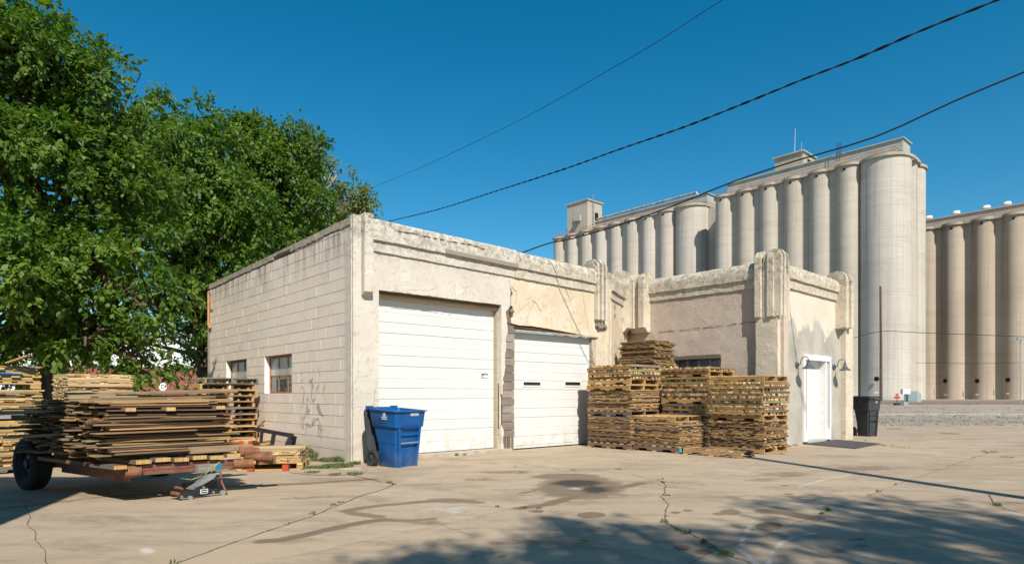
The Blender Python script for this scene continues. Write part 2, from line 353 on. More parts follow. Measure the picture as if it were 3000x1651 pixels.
def streak(c,pts,wd,k=.8):
    P=[gp(*p) for p in pts]
    for i in range(len(P)-1):
        d=seg_d(GX,GY,P[i].x,P[i].y,P[i+1].x,P[i+1].y); ch[c][:]=np.maximum(ch[c],k*np.clip(1.45-d/wd,0,1))
blob(0,1700,1425,140,36,.8,.3); blob(0,1660,1395,110,10,.75,.3); blob(1,1690,1415,72,10,1.0,.6); blob(1,1745,1433,55,11,.85,.7); blob(2,1690,1431,45,4,.5,.6)
streak(0,[(1525,1488),(1600,1478),(1680,1455),(1770,1437),(1880,1415)],.10,.9); streak(0,[(1527,1445),(1640,1420)],.07,.6)
streak(0,[(770,1585),(820,1582),(900,1566),(980,1547),(1060,1530),(1120,1522)],.085,.95); streak(0,[(1120,1522),(1200,1526),(1260,1520)],.09,.7)
streak(0,[(1110,1513),(1040,1505),(1015,1497),(1060,1487),(1140,1478),(1230,1470),(1330,1466),(1400,1472)],.10,.75)
blob(2,1300,1494,95,18,.5,.7); blob(0,1320,1466,90,8,.7,.5); blob(0,1250,1530,70,8,.6,.5)
for a in [(1733,1508,44,9,.95),(1572,1497,23,5,.9),(2140,1500,34,9,.75),(2105,1505,22,5,.6),(2254,1541,40,14,.95),(1996,1604,25,8,.95),(2062,1617,28,8,.95),(1979,1501,17,4,.8),(2015,1495,17,4,.7),
          (2510,1580,30,6,.7),(2524,1598,26,6,.6),(2455,1615,24,4,.8),(2310,1447,18,3,.6),(2300,1422,15,2.5,.7),(2352,1455,22,3.5,.7),(1480,1590,60,6,.5),(2420,1485,14,3,.6),(1470,1630,16,4,.6),(1390,1632,14,4,.6)]:
    blob(0,*a[:4],a[4],.18)
streak(0,[(2245,1497),(2300,1503),(2375,1516)],.13,1.0)
blob(0,2300,1390,120,13,.55,.6); blob(0,2530,1372,120,10,.62,.6); blob(0,1960,1415,150,16,.45,.6); blob(0,2230,1405,70,9,.5,.6); blob(0,1820,1450,60,8,.5,.6); blob(0,2040,1335,220,3,.4,.6)
streak(0,[(800,1420),(900,1416),(1010,1408),(1090,1403)],.12,.75); streak(0,[(640,1425),(800,1420)],.2,.6); streak(0,[(830,1460),(960,1455)],.12,.5); streak(0,[(0,1490),(130,1475),(300,1455),(480,1445)],.09,.6)
blob(0,1480,1382,130,6,.55,.6); blob(0,1430,1355,60,3,.5,.6); blob(0,1400,1405,80,7,.5,.6)
streak(0,[(1500,1353),(1640,1375)],.06,.5); streak(0,[(1745,1318),(1980,1345),(2230,1385)],.05,.45)
blob(2,430,1612,32,12,.62,.6); 
for pl in [[(2210,1522),(2185,1560),(2170,1600)],[(2330,1570),(2290,1590),(2262,1620),(2250,1650)],[(2150,1600),(2190,1625),(2215,1651)],[(2390,1560),(2310,1575)],[(2520,1290+95),(2430,1400),(2340,1425)]]:
    streak(2,pl,.035,.55)
ny,nx=GX.shape
me=bpy.data.meshes.new('concrete_yard'); nv=nx*ny
gz=np.full(nv,.004,np.float32); me.vertices.add(nv); me.vertices.foreach_set('co',np.stack([GX.ravel(),GY.ravel(),gz],1).astype(np.float32).ravel())
ii=(np.arange(ny-1)[:,None]*nx+np.arange(nx-1)[None,:]).ravel()
# ragged far edge of the concrete where the gravel starts, far right and beyond
cxm=((GX[:-1,:-1]+GX[1:,1:])/2).ravel(); cym=((GY[:-1,:-1]+GY[1:,1:])/2).ravel()
lim=24.5+1.2*np.sin(cxm*.7)+.8*np.sin(cxm*1.9+1)
keep=cym<lim; ii=ii[keep]
qd=np.stack([ii,ii+1,ii+nx+1,ii+nx],1).astype(np.int32)
me.loops.add(qd.size); me.loops.foreach_set('vertex_index',qd.ravel()); me.polygons.add(len(qd)); me.polygons.foreach_set('loop_start',np.arange(0,qd.size,4,dtype=np.int32)); me.polygons.foreach_set('loop_total',np.full(len(qd),4,np.int32))
me.update(); me.validate()
ca=me.color_attributes.new('Col','FLOAT_COLOR','POINT'); arr=np.ones((nv,4),np.float32)
for i in range(3): arr[:,i]=ch[i].ravel()
ca.data.foreach_set('color',arr.ravel())
# slab tone: each slab is a shade apart
def side(px,py,a,b): return (b.x-a.x)*(py-a.y)-(b.y-a.y)*(px-a.x)
j1a,j1b=gp(512,1651),gp(1162,1417); j7a,j7b=gp(2017,1651),gp(2700,1394); j3a,j3b=gp(800,1640),gp(1483,1492)
sl=np.where(side(GX,GY,j1a,j1b)>0,.55,np.where(side(GX,GY,j3a,j3b)>0,.2,.42)); sl=np.where(side(GX,GY,j7a,j7b)<0,.75,sl)
at_=me.attributes.new('Slab','FLOAT','POINT'); at_.data.foreach_set('value',sl.astype(np.float32).ravel())
me.materials.append(m_yard()); yard=bpy.data.objects.new('concrete_yard',me); link(yard); tag(yard,kind='structure')

# joints and cracks: thin ragged strips with dirt in them
M_CRACK=m_paint('crack_dirt',(.115,.09,.065),.95,.05,.4,20)
def crack(pts,w0,w1=None,jit=.018,step=.05):
    w1=w1 or w0; P=[gp(*p) for p in pts]; b=CRB; out=[]
    for i in range(len(P)-1):
        n=max(2,int((P[i+1]-P[i]).length/step))
        for k in range(n): out.append(P[i].lerp(P[i+1],k/n))
    out.append(P[-1]); L=[];Rr=[]
    for i,p in enumerate(out):
        d=(out[min(i+1,len(out)-1)]-out[max(i-1,0)]).normalized(); nrm=Vector((-d.y,d.x,0)); q=p+nrm*mnoise.noise(p*1.7)*jit*2.2+nrm*mnoise.noise(p*6.3)*jit*.8+nrm*mnoise.noise(p*31)*jit*.45
        t=i/max(1,len(out)-1); ww=(w0+(w1-w0)*t)*(.2+.95*random.random()*abs(mnoise.noise(p*4.1))**.5+.25)*.62/2
        L.append(q+nrm*ww); Rr.append(q-nrm*ww)
    for i in range(len(out)-1):
        if random.random()<.05 and w0<.012: continue
        b.face([(L[i].x,L[i].y,.0085),(Rr[i].x,Rr[i].y,.0085),(Rr[i+1].x,Rr[i+1].y,.0085),(L[i+1].x,L[i+1].y,.0085)])
    return out
CRB=MB(); 
J1=crack([(512,1651),(800,1551),(905,1514),(974,1486),(1048,1458),(1162,1417)],.022,.03); J1b=crack([(1162,1417),(1123,1413),(1079,1402),(1017,1387)],.03,.04)
crack([(64,1461),(87,1537),(140,1640),(150,1660)],.012); crack([(800,1640),(955,1614),(1110,1576),(1291,1539),(1390,1517),(1483,1492)],.008); 
crack([(1291,1539),(1378,1565),(1483,1581),(1600,1589),(1754,1603),(1825,1618),(1882,1635),(1967,1649)],.008)
J5=crack([(1841,1388),(1910,1401),(1937,1403),(1944,1431),(1950,1465),(1955,1499),(1954,1533),(1981,1552),(2023,1568),(2063,1594),(2102,1617),(2150,1635),(2190,1651)],.02,.026,.03)
crack([(1607,1499),(1670,1509),(1735,1520),(1811,1526),(1896,1531),(1954,1533)],.012); J7=crack([(2017,1651),(2088,1620),(2150,1598),(2260,1560),(2376,1517),(2470,1479),(2532,1459),(2574,1440),(2667,1405),(2700,1394),(2800,1358),(2900,1325)],.012)
crack([(2246,1567),(2286,1578),(2320,1589),(2365,1603),(2404,1618),(2461,1635),(2489,1646)],.01); J9=crack([(2283,1328),(2320,1332),(2444,1345),(2600,1366),(2760,1382)],.015)
crack([(1300,1488),(1380,1478),(1450,1487),(1530,1495)],.014); J10=crack([(2890,1448),(2915,1475),(2945,1490),(3010,1507)],.02); crack([(900,1515),(950,1520),(1020,1521)],.006)
J11=crack([(2580,1302),(2640,1308),(2720,1316),(2830,1330),(3000,1352)],.02,.03); crack([(2700,1258),(2800,1272),(2900,1284),(3000,1300)],.03); crack([(1483,1390),(1560,1373),(1640,1372),(1760,1380),(1841,1388)],.016,.016,.05)
crack([(1330,1418),(1360,1424),(1420,1434)],.007); crack([(2480,1400),(2520,1412),(2560,1417)],.008); crack([(0,1600),(70,1587),(200,1560)],.006)
cr=CRB.build('yard_cracks',M_CRACK); tag(cr,'dark dirt filled cracks and joints across the concrete yard',kind='structure')
# dirt strip along the block wall
DT=[gp(700,1260),gp(760,1268),gp(870,1300),gp(1030,1358),gp(1078,1374),gp(1070,1384),gp(1010,1392),gp(930,1392),gp(850,1385),gp(835,1368),gp(800,1340),gp(690,1300)]
def m_dirt():
    m=MT('dirt'); c=m.coord(); n=m.noise(c,3,6,.7); f=m.noise(c,40,4,.7)
    col=m.mix(m.ramp(n,.35,.65),(.33,.25,.18),(.44,.36,.27)); col=m.mix(m.ramp(f,.55,.75,0,.5),col,(.55,.48,.38)); return m.out(col,.95,m.bump(f,.8,.02),0,.1)
sheet('dirt_strip',[(p.x,p.y) for p in DT],.011,m_dirt())
# asphalt access road and rails in front of the silos
sheet('asphalt_road',[(-60,84),(260,66),(260,124),(-60,140)],.006,M_ASPH)

# ================================================================== MARKET BUILDING
bld=empty('stucco_garage',(X0,Y0,0),ANG)
tag(bld,'old cream stucco and painted block garage with two white garage doors','building')
def P_(s,t,z): return (s,t,z)
def sweep(prof,s0,s1,name,mat,parent,step=.05,jit=.006,axis='s',tilt=0.0,org=0.0,caps=True,sm=40,endfade=None):
    """prof: closed list of (t,z) going round; swept along local x (axis 's') or along local y (axis 't', prof gives x)"""
    # refine profile
    pr=[]
    for i in range(len(prof)):
        a=prof[i]; c=prof[(i+1)%len(prof)]; L=math.hypot(c[0]-a[0],c[1]-a[1]); n=max(1,int(L/.07))
        for k in range(n): pr.append((a[0]+(c[0]-a[0])*k/n,a[1]+(c[1]-a[1])*k/n))
    n=max(2,int(abs(s1-s0)/step)); m=len(pr); b=MB()
    for i in range(n+1):
        u=s0+(s1-s0)*i/n
        for (p,z) in pr:
            zz=z+tilt*(u-s0); q=Vector((u*3,p*9,zz*9)); q2=Vector((u*15,p*20,zz*20))
            dn=(mnoise.noise(q)*1.0+mnoise.noise(q2)*.9)*jit; dz=(mnoise.noise(q+Vector((9,3,1)))+mnoise.noise(q2+Vector((3,8,1))))*jit
            co=(u,p+dn,zz+dz) if axis=='s' else (p+dn,u,zz+dz)
            b.v.append(co)
    for i in range(n):
        for k in range(m):
            k2=(k+1)%m; f=(i*m+k,(i+1)*m+k,(i+1)*m+k2,i*m+k2); b.f.append(f); b.c.append((1,1,1)); b.uv.append([(0,0)]*4)
    if caps:
        b.f.append(tuple(range(m))); b.c.append((1,1,1)); b.uv.append([(0,0)]*m); b.f.append(tuple(n*m+k for k in reversed(range(m)))); b.c.append((1,1,1)); b.uv.append([(0,0)]*m)
    o=b.build(name,mat,parent); bm=bmesh.new(); bm.from_mesh(o.data); bmesh.ops.recalc_face_normals(bm,faces=bm.faces); bm.to_mesh(o.data); bm.free()
    o.data.polygons.foreach_set('use_smooth',[True]*len(o.data.polygons)); o.data.set_sharp_from_angle(angle=R(sm))
    return o
# --- block wall along local y, plane x = -0.10 .. with windows
XW=-.10
TE=T(615,XW); T0=T(1029,XW)
def zc(t): return 4.27-(t-T0)/(TE-T0)*.13        # top of block wall, falling to the back
w1=(T(855,XW),T(775,XW),1.212-.0,1.86); w2=(T(723,XW),T(662.5,XW),1.0,1.86)
ch_h=.2032; 
def zrow(i): return i*ch_h+.0
zw1=(ZZ(1146,XW,(w1[0]+w1[1])/2),ZZ(1029,XW,(w1[0]+w1[1])/2)); r1=(round(zw1[0]/ch_h),round(zw1[1]/ch_h))
b=MB(); mort=MB(); bw=.4064
nrow=22
wins=[(w1[0],w1[1],r1[0],r1[1]),(w2[0],w2[1],r1[0],r1[1])]
def blk(t0,t1,z0,z1,big=True):
    base=(.75,.645,.54); g=random.gauss(0,.009); hx=random.random()
    col=tuple(max(.05,x+g) for x in base)
    if hx<.14: col=(col[0]*.95,col[1]*.97,col[2]*1.01)
    elif hx<.24: col=(col[0]*1.02,col[1]*.99,col[2]*.96)
    d=random.uniform(-.0025,.0025)
    b.hexa((XW-.0+.02+d,(t0+t1)/2,(z0+z1)/2),(.02,0,0),(0,(t1-t0)/2-.0012,0),(0,0,(z1-z0)/2-.0048),col)
for r in range(-1,nrow):
    z0=zrow(r); z1=zrow(r+1); off=(bw/2 if r%2 else 0); t=T0-off
    while t<TE:
        a=max(t,T0); e=min(t+bw,TE); t+=bw
        if e-a<.03: continue
        pieces=[(a,e)]
        for (ta,tb,ra,rb) in wins:
            if ra<=r<rb:
                np_=[]
                for (p,q) in pieces:
                    if q<=ta or p>=tb: np_.append((p,q)); continue
                    if p<ta-.02: np_.append((p,ta))
                    if q>tb+.02: np_.append((tb,q))
                pieces=np_
        for (p,q) in pieces:
            zt=min(z1,zc((p+q)/2)-.12)
            if zt-z0>.05: blk(p,q,z0,zt)
bw_o=b.build('block_wall',M_CMU,bld)
def wallpieces(mb,x0,x1,t0,t1,z0,z1,holes,col=(1,1,1)):
    ts=sorted({t0,t1,*[h[0] for h in holes],*[h[1] for h in holes]})
    for a,c in zip(ts[:-1],ts[1:]):
        hz=[h for h in holes if h[0]<=a+1e-6 and h[1]>=c-1e-6]
        z=z0
        for h in sorted(hz,key=lambda q:q[2]):
            if h[2]>z: mb.box(x0,x1,a,c,z,h[2],col)
            z=h[3]
        if z<z1: mb.box(x0,x1,a,c,z,z1,col)
holes=[(w[0],w[1],w[2]*ch_h,w[3]*ch_h) for w in wins]
wallpieces(mort,XW+.0065,XW+.19,T0,TE,-.1,4.02,holes); mort.build('wall_mortar',M_MORTAR,bld)
# coping: thin broken concrete lip
cop=MB(); t=T0
while t<TE:
    L=random.uniform(.5,1.3); e=min(TE+.05,t+L); ht=.11 if not (1.95<t-T0<2.9) else .045
    n=6
    for k in range(n):
        a=t+(e-t)*k/n; c=t+(e-t)*(k+1)/n; lo=zc(a)-ht-random.uniform(0,.02)
        cop.hexa((XW+.09-random.uniform(0,.006),(a+c)/2,(lo+zc(a))/2),(0,(c-a)/2,0),(.105,0,0),(0,0,(zc(a)-lo)/2),(1,1,1))
    t=e
cop.build('coping',m_stucco('coping_cement',(.40,.34,.26),(.50,.43,.34),(.20,.17,.13),dirtz=(3.9,4.2,.7)),bld)
# windows in the block wall (steel sashes, two rows of panes)
M_SASH=m_paint('rusty_sash',(.34,.16,.075),.8,.2,.35,14,rust=((.46,.36,.26),.64))
for (ta,tb,za,zb) in holes:
    wn_=empty('window',(XW+.13,(ta+tb)/2,za),0,bld); CH.setdefault(bld.name,[]).append(wn_)
    hw=(tb-ta)/2; H=zb-za; fr=MB()
    fr.box(-.02,.02,-hw+.003,-hw+.04,.003,H-.003); fr.box(-.02,.02,hw-.04,hw-.003,.003,H-.003); fr.box(-.02,.02,-hw+.04,hw-.04,.003,.04); fr.box(-.02,.02,-hw+.04,hw-.04,H-.045,H-.003)
    for k in (-1,1): fr.box(-.013,.013,k*hw/3-.011,k*hw/3+.011,.04,H-.045)
    fr.box(-.016,.016,-hw+.04,hw-.04,H*.47-.012,H*.47+.012)
    fr.build('frame',M_SASH,wn_)
    for j in range(3):
        for q in range(2):
            pb=MB(); y0=-hw+2*hw/3*j+.012+(.03 if j==0 else 0); y1=-hw+2*hw/3*(j+1)-.012-(.03 if j==2 else 0); z0=.041 if q==0 else H*.47+.013; z1=H*.47-.013 if q==0 else H-.046
            pb.box(.0,.006,y0,y1,z0,z1); pb.build('pane',M_GLASSW if q==1 else M_GLASS,wn_)
    sb=MB(); sb.box(-.13,.0,-hw-.01,hw+.01,-.035,-.002); sb.build('sill',M_FRAMEW,wn_)
    jb=MB(); jb.box(-.126,-.021,hw-.004,hw+.002,.0,H); jb.build('jamb',M_FRAMEW,wn_)
# back and far walls of the garage, roof
bk=MB(); bk.box(XW,6.6,TE,TE+.2,0,4.0); bk.build('back_wall',M_MORTAR,bld)
rf=MB(); rf.hexa((3.2,(TE)/2+.2,3.82),(3.15,0,0),(0,TE/2-.25,0),(0,0,.06)); rf.build('roof',m_paint('tar_roof',(.09,.085,.08),.9,.1,.2,2),bld)
# stucco corner strip wrapping the block wall
sweep([(XW-.012,-.05),(XW-.012,4.30),(.10,4.30),(.10,-.05)],.0,T0+.0,'corner_return',M_ST1,bld,axis='t',jit=.008)

# --- facade wall pieces
s_d1a=S(1110); s_d1b=S(1469); s_d2a=S(1510); s_d2b=S(1745); s_P2=S(1739)
zt_d1a=ZZ(848.5,s_d1a,0); zt_d1b=ZZ(893,s_d1b,0); zt_d2=ZZ(985,s_d2b,0)
zl=lambda s,z0,z1: z0+(z1-z0)*(s-S(1095))/(S(1731)-S(1095))
zband2=lambda s: zl(s,3.74,3.63)
ztop=lambda s: zl(s,4.305,4.235)
print('s:',s_d1a,s_d1b,s_d2a,s_d2b,s_P2,'z',zt_d1a,zt_d1b,zt_d2)
D1Z=(zt_d1a+zt_d1b)/2; D2Z=zt_d2
sweep([(0,-.05),(0,3.9),(.24,3.9),(.24,-.05)],-.11,s_d1a,'pier',M_ST1,bld,jit=.008)
sweep([(0,D1Z),(0,3.9),(.24,3.9),(.24,D1Z)],s_d1a,s_d1b+.02,'lintel_wall',M_ST1,bld,jit=.006,tilt=0)
# centre pier: stucco with a broken right edge, old planks behind
edge=[(1.0*s_d1b+.26-.0,3.9),(s_d1b+.24,3.05),(s_d1b+.12,2.93),(s_d1b+.16,2.75),(s_d1b+.17,2.5),(s_d1b+.11,2.35),(s_d1b+.13,2.2),(s_d1b+.10,2.0),(s_d1b+.105,1.75),(s_d1b+.05,1.55),(s_d1b+.06,1.42),(s_d1b+.03,1.38),(s_d1b+.028,1.2)]
def ragged(pts,amp=.012,step=.035):
    out=[]
    for a,c in zip(pts[:-1],pts[1:]):
        L=math.hypot(c[0]-a[0],c[1]-a[1]); n=max(1,int(L/step))
        for k in range(n):
            u=k/n; out.append((a[0]+(c[0]-a[0])*u+(random.uniform(-amp,amp) if k else 0),a[1]+(c[1]-a[1])*u))
    out.append(pts[-1]); return out
re=ragged(edge)
cp=MB(); cp.prism([(s_d1b,1.2),(s_d1b,3.9)]+re,(0,0,0),(1,0,0),(0,0,1),(0,.05,0)); cp.box(s_d1b,s_d1b+.03,.05,.24,.0,D1Z); 
cp.prism([(s_d1b,-.05),(s_d1b,.55)]+ragged([(s_d1b+.02,.55),(s_d1b+.07,.45),(s_d1b+.06,.2),(s_d1b+.12,-.05)],.01),(0,0.01,0),(1,0,0),(0,0,1),(0,.05,0))
cp.build('broken_pier_stucco',M_ST1,bld)
rot=MB(); rot.box(s_d1b+.03,s_d2a-.0,.16,.30,.0,3.6); rot.build('pier_core',M_DKWOOD,bld)
pk=MB(); z=.30; k=0
GREYW=[(.27,.235,.20),(.20,.17,.145),(.33,.29,.245),(.24,.20,.165)]
while z<3.0:
    h=random.uniform(.13,.19); c=random.choice(GREYW); x0=s_d1b+(.05 if z<1.4 else .08)+random.uniform(-.01,.01); x1=s_d2a-random.uniform(0,.02)
    pk.hexa(((x0+x1)/2,.045+random.uniform(-.006,.006),z+h/2),((x1-x0)/2,0,0),(0,.02,0),(0,0,h/2-.005),c); z+=h
pk.build('exposed_planks',WOOD,bld)
for k in range(5): pv=MB(); pv.hexa((s_d1b+.10+k*.06,.04,.15),(0,0,.15),(.019,0,0),(0,.02,0),random.choice(GREYW)); pv.build('lath',WOOD,bld)
pv=MB(); pv.hexa((s_d1b+.028,.10,.95),(0,0,.48),(.028,0,0),(0,.02,0),(.20,.10,.055)); pv.build('post_board',WOOD,bld)
pv=MB(); pv.hexa((s_d1b+.2,.03,2.95),(0,0,.25),(.06,0,0),(0,.02,0),(.22,.15,.10)); pv.build('lath',WOOD,bld)
# wall above second door: thick patched render with ragged lower edge
s_r1=s_d1b+.245
low=ragged([(s_d2b+.04,D2Z-.03),(S(1690),D2Z+.02),(S(1650),D2Z+.05),(S(1600),D2Z+.08),(S(1560),D2Z+.10),(S(1519),D2Z+.09),(s_r1+.03,D2Z+.12),(s_r1+.01,D2Z+.45),(s_r1+.06,D2Z+.75),(s_r1,D2Z+.95)],.016,.04)
pa=MB(); pa.prism([(s_r1,3.9),(s_d2b+.04,3.9)]+low,(0,-.004,0),(1,0,0),(0,0,1),(0,.06,0)); pa.build('patched_render',M_ST2,bld)
bl=MB(); bl.box(s_r1+.02,s_d2b-.1,.06,.20,D2Z+.02,3.9); bl.build('lintel_core',M_DKWOOD,bld)
lt=MB()
for k in range(4): lt.hexa((S(1600)-.05*k,.035+.01*k,D2Z+.03+.028*k),(S(1690)*.5-S(1510)*.5-.04*k,0,-.01),(0,.018,0),(0,0,.011),(.12,.075,.045))
lt.build('rotten_lintel_boards',WOOD,bld)
hb=MB(); hb.box(S(1506),S(1750),-.03,.05,D2Z-.035,D2Z-.006); hb.build('door_header_trim',M_OLDW,bld)
# right pier up to the diagonal
sweep([(0,-.05),(0,3.9),(.24,3.9),(.24,-.05)],s_d2b+.0,6.86,'pier',M_ST2,bld,jit=.008)
jr=MB(); jr.box(s_d2b-.11,s_d2b-.0,.02,.10,.04,D2Z-.035); jr.build('side_trim',M_OLDW,bld)
# parapet profile (t,z)
def para(t0,zb2,zb1,zt,rr=.14,th=.34,inner=None):
    pr=[(t0+.02,zb2),(t0-.035,zb2),(t0-.04,zb1-.005),(t0-.085,zb1),(t0-.09,zt-rr)]
    for k in range(1,7):
        a=k/6*math.pi/2; pr.append((t0-.09+rr-rr*math.cos(a),zt-rr+rr*math.sin(a)))
    pr += [(t0+th-.09,zt),(t0+th-.03,zt-.06),(t0+th-.03,zb2)]
    return pr
TL=-.0104
sweep(para(0,3.74,3.935,4.305,.05),S(1085),S(1505),'parapet',M_ST1,bld,tilt=-.017,jit=.007,step=.04)
z2=3.74-.0175*(S(1505)-S(1085)); zz4=4.305-.0165*(S(1505)-S(1085))
sweep(para(-.012,z2,z2+.2,zz4+.01,.19),S(1505)+.01,S(1739)+.05,'parapet',M_ST3,bld,tilt=-.0175,jit=.008,step=.04)
# weathered timber let into the upper band
tm=MB(); a0,a1=S(1298),S(1510); tm.hexa(((a0+a1)/2,-.085,3.93),((a1-a0)/2,0,-.02),(0,.018,0),(0,0,.04),(.33,.28,.23)); tm.build('band_timber',WOOD,bld)
# --- garage doors
def garage_door(sa,sb,td,zb,zt,parent,panels,name='garage_door'):
    e=empty(name,(sa,td,zb),0,parent); CH.setdefault(parent.name,[]).append(e); H=zt-zb; Wd=sb-sa; prof=[]
    z=H; k=0; prof.append((0,H))
    seq=[]; zz=H-.02
    while zz>0.05:
        seq.append((zz,.016,.012)); seq.append((zz-.226,.006,.005)); seq.append((zz-.41,.014,.010)); zz-=.61
        for q in (.07,.14,.30,.36,.47,.54): seq.append((zz+.61-q,.003,.0022))
    seq=sorted([q for q in seq if q[0]>.03],reverse=True)
    for (c_,w_,d_) in seq: prof += [(0,c_+w_/2),(d_,c_+w_/2-.002),(d_,c_-w_/2+.001),(0,c_-w_/2)]
    prof.append((0,0)); pb=MB()
    nst=14
    for i in range(len(prof)-1):
        for j in range(nst):
            x0=Wd*j/nst; x1=Wd*(j+1)/nst; a,c=prof[i],prof[i+1]
            def wob(x,zv): return .005*mnoise.noise(Vector((x*1.2,zv*.5,3)))
            pb.face([(x0,a[0]+wob(x0,a[1]),a[1]),(x0,c[0]+wob(x0,c[1]),c[1]),(x1,c[0]+wob(x1,c[1]),c[1]),(x1,a[0]+wob(x1,a[1]),a[1])])
    pb.box(0,Wd,.03,.05,0,H)
    pb.build('door_leaf',M_WHITE,e); sl=MB(); sl.box(0,Wd,-.004,.03,-.035,-.001); sl.build('bottom_seal',M_BLACK,e)
    return e
td1=.24
g1=garage_door(s_d1a-.02,S(1449,td1),td1,.075,D1Z-.10,bld,7)
tr=MB(); tr.box(s_d1a,s_d1b,.12,.235,D1Z-.10,D1Z-.045,(.55,.43,.27)); tr.box(s_d1a,s_d1b,.06,.12,D1Z-.05,D1Z-.0,(.14,.10,.07)); tr.build('head_trim',WOOD,bld)
tr=MB(); tr.box(S(1449,.2),S(1459,.2),.13,.235,.05,D1Z-.10,(.50,.42,.31)); tr.box(S(1459,.2),s_d1b,.14,.2,.05,D1Z-.05,(.20,.16,.12)); tr.build('side_trim',WOOD,bld)
st=MB(); sx0,sx1=S(1410.7,td1),S(1428,td1); zs=ZZ(1100,sx0,td1)-.075; x_=sx0-s_d1a+.02; ww=sx1-sx0
st.box(x_,x_+ww,-.004,-.0015,zs-.05,zs+.05,(.05,.05,.06)); st.box(x_+.012,x_+ww*.46,-.006,-.004,zs-.04,zs+.012,(.35,.55,.8))
for q in (.6,.8): st.prism([(math.cos(a*math.pi/6)*.03,math.sin(a*math.pi/6)*.03) for a in range(12)],(x_+ww*q,-.004,zs-.012),(1,0,0),(0,0,1),(0,-.002-.0004*q,0),(.85,.85,.84))
st.box(x_+ww*.3,x_+ww*.72,-.006,-.004,zs+.026,zs+.034,(.75,.75,.75))
M_COLOR=None
mc=MT('printed_colour'); M_COLOR=mc.out(mc.n('Attribute',None,attribute_name='Col').outputs['Color'],.5,None,0,.3)
st.build('sticker',M_COLOR,g1)
td2=.13
g2=garage_door(s_d2a-.02,S(1727,td2),td2,.03,D2Z-.04,bld,6)
for (a,c) in ((1532.8,1582),(1655,1698.7)):
    xa,xc=S(a,td2)-s_d2a+.02,S(c,td2)-s_d2a+.02; z1_=ZZ(1118,S(a,td2),td2)-.03; z0_=ZZ(1128,S(c,td2),td2)-.03
    wf=MB(); wf.box(xa-.025,xc+.025,-.012,-.001,z0_-.03,z1_+.025); wfo=wf.build('window',M_FRAMEW,g2)
    wg=MB(); wg.box(xa,xc,-.016,-.0125,z0_,z1_); wg.build('pane',m_glass('dark_glass',(.022,.02,.018),.12),wfo)
jl=MB(); jl.box(S(1727,td2)+.0,s_d2b-.11,.06,.14,.03,D2Z-.04); jl.build('door_track',M_FRAMEW,bld)
sil=MB(); sil.box(s_d1a+.3,s_d1b+.25,-.06,.3,-.02,.062); sil.build('door_sill',m_stucco('sill_cement',(.46,.38,.29),(.52,.44,.35),(.30,.24,.18)),bld)
# --- pilasters
def arch(hw,zt,r=None,n=8):
    r=r or hw; return [(hw*math.cos(a*math.pi/n) ,zt-r+r*math.sin(a*math.pi/n)) for a in range(n+1)]
def pilaster(s0,s1,t_front,t_back,zb,ztp,mat,ribs,parent,axis='s',drop=.06,brk=False,name='pilaster'):
    e=empty(name,(0,0,0),0,parent); CH.setdefault(parent.name,[]).append(e)
    rr=min(.22,abs(t_back-t_front)*.5)
    lo,hi=min(t_front,t_back),max(t_front,t_back); fr_low = t_front<t_back
    c=[]; 
    # core profile in (t,z): flat foot splayed back, domed head
    sg=1 if fr_low else -1
    tf=t_front+sg*.085
    prof=[(tf,zb)]; prof.append((tf,ztp-rr-.02))
    for k in range(1,9):
        a=k/8*math.pi; prof.append((tf+sg*rr*(1-math.cos(a)),ztp-.02-rr+rr*math.sin(a)))
    prof += [(tf+sg*2*rr,zb-drop)] ; prof.append((tf+sg*.09,zb-drop))
    sweep(prof,s0,s1,'shaft',mat,e,axis=axis,jit=.006,step=.035)
    if ribs:
        wdt=(s1-s0)/(2*ribs-1)*1.0
        for k in range(ribs):
            a=s0+(s1-s0)*(2*k)/(2*ribs-1)+.002; c_=a+(s1-s0)/(2*ribs-1)*1.0-.004; r2=rr+.045
            if ribs==3 and k==1: up=.03
            else: up=.0
            pr=[(t_front,zb+.01),(t_front,ztp-r2+up)]
            for q in range(1,5):
                an=q/4*math.pi/2; pr.append((t_front+sg*r2*(1-math.cos(an)),ztp-r2+r2*math.sin(an)+up))
            pr += [(t_front+sg*(r2),ztp-.08),(t_front+sg*.10,ztp-r2-.05),(t_front+sg*.10,zb+.01)]
            sweep(pr,a,min(c_,s1+.01),'rib',mat,e,axis=axis,jit=.005,step=.03)
    return e
# corner bracket pilaster
p1a,p1b=S(1068.5,-.13),S(1094.5,-.13)
sweep([(-.13,ZZ(852,p1a,-.13)),(-.13,ZZ(621,p1a,-.13)),(.26,ZZ(621,p1a,-.13)),(.26,3.0),(0.01,2.90)],p1a,p1b,'pilaster',M_ST1,bld,jit=.008,step=.03)
sweep([(-.05,-.05),(-.05,4.31),(.1,4.31),(.1,-.05)],-.10,p1a-.02,'corner_strip',M_ST1,bld,jit=.007,step=.03)
pilaster(s_P2,S(1779,-.12),-.13,.26,ZZ(935,s_P2,-.13),ZZ(757,s_P2,0),M_ST3,3,bld,drop=.02)
brk=MB(); 
for k in range(16): 
    s_=s_P2+.04+random.random()*.40; brk.hexa((s_,-.05+random.random()*.07,ZZ(945,s_P2,0)-random.random()*.09),(.05,.01,.0),(0,.05,.01),(.01,0,.035),(1,1,1))
brk.build('broken_foot',m_stucco('broken_cement',(.22,.19,.15),(.32,.28,.22),(.12,.10,.08)),bld)
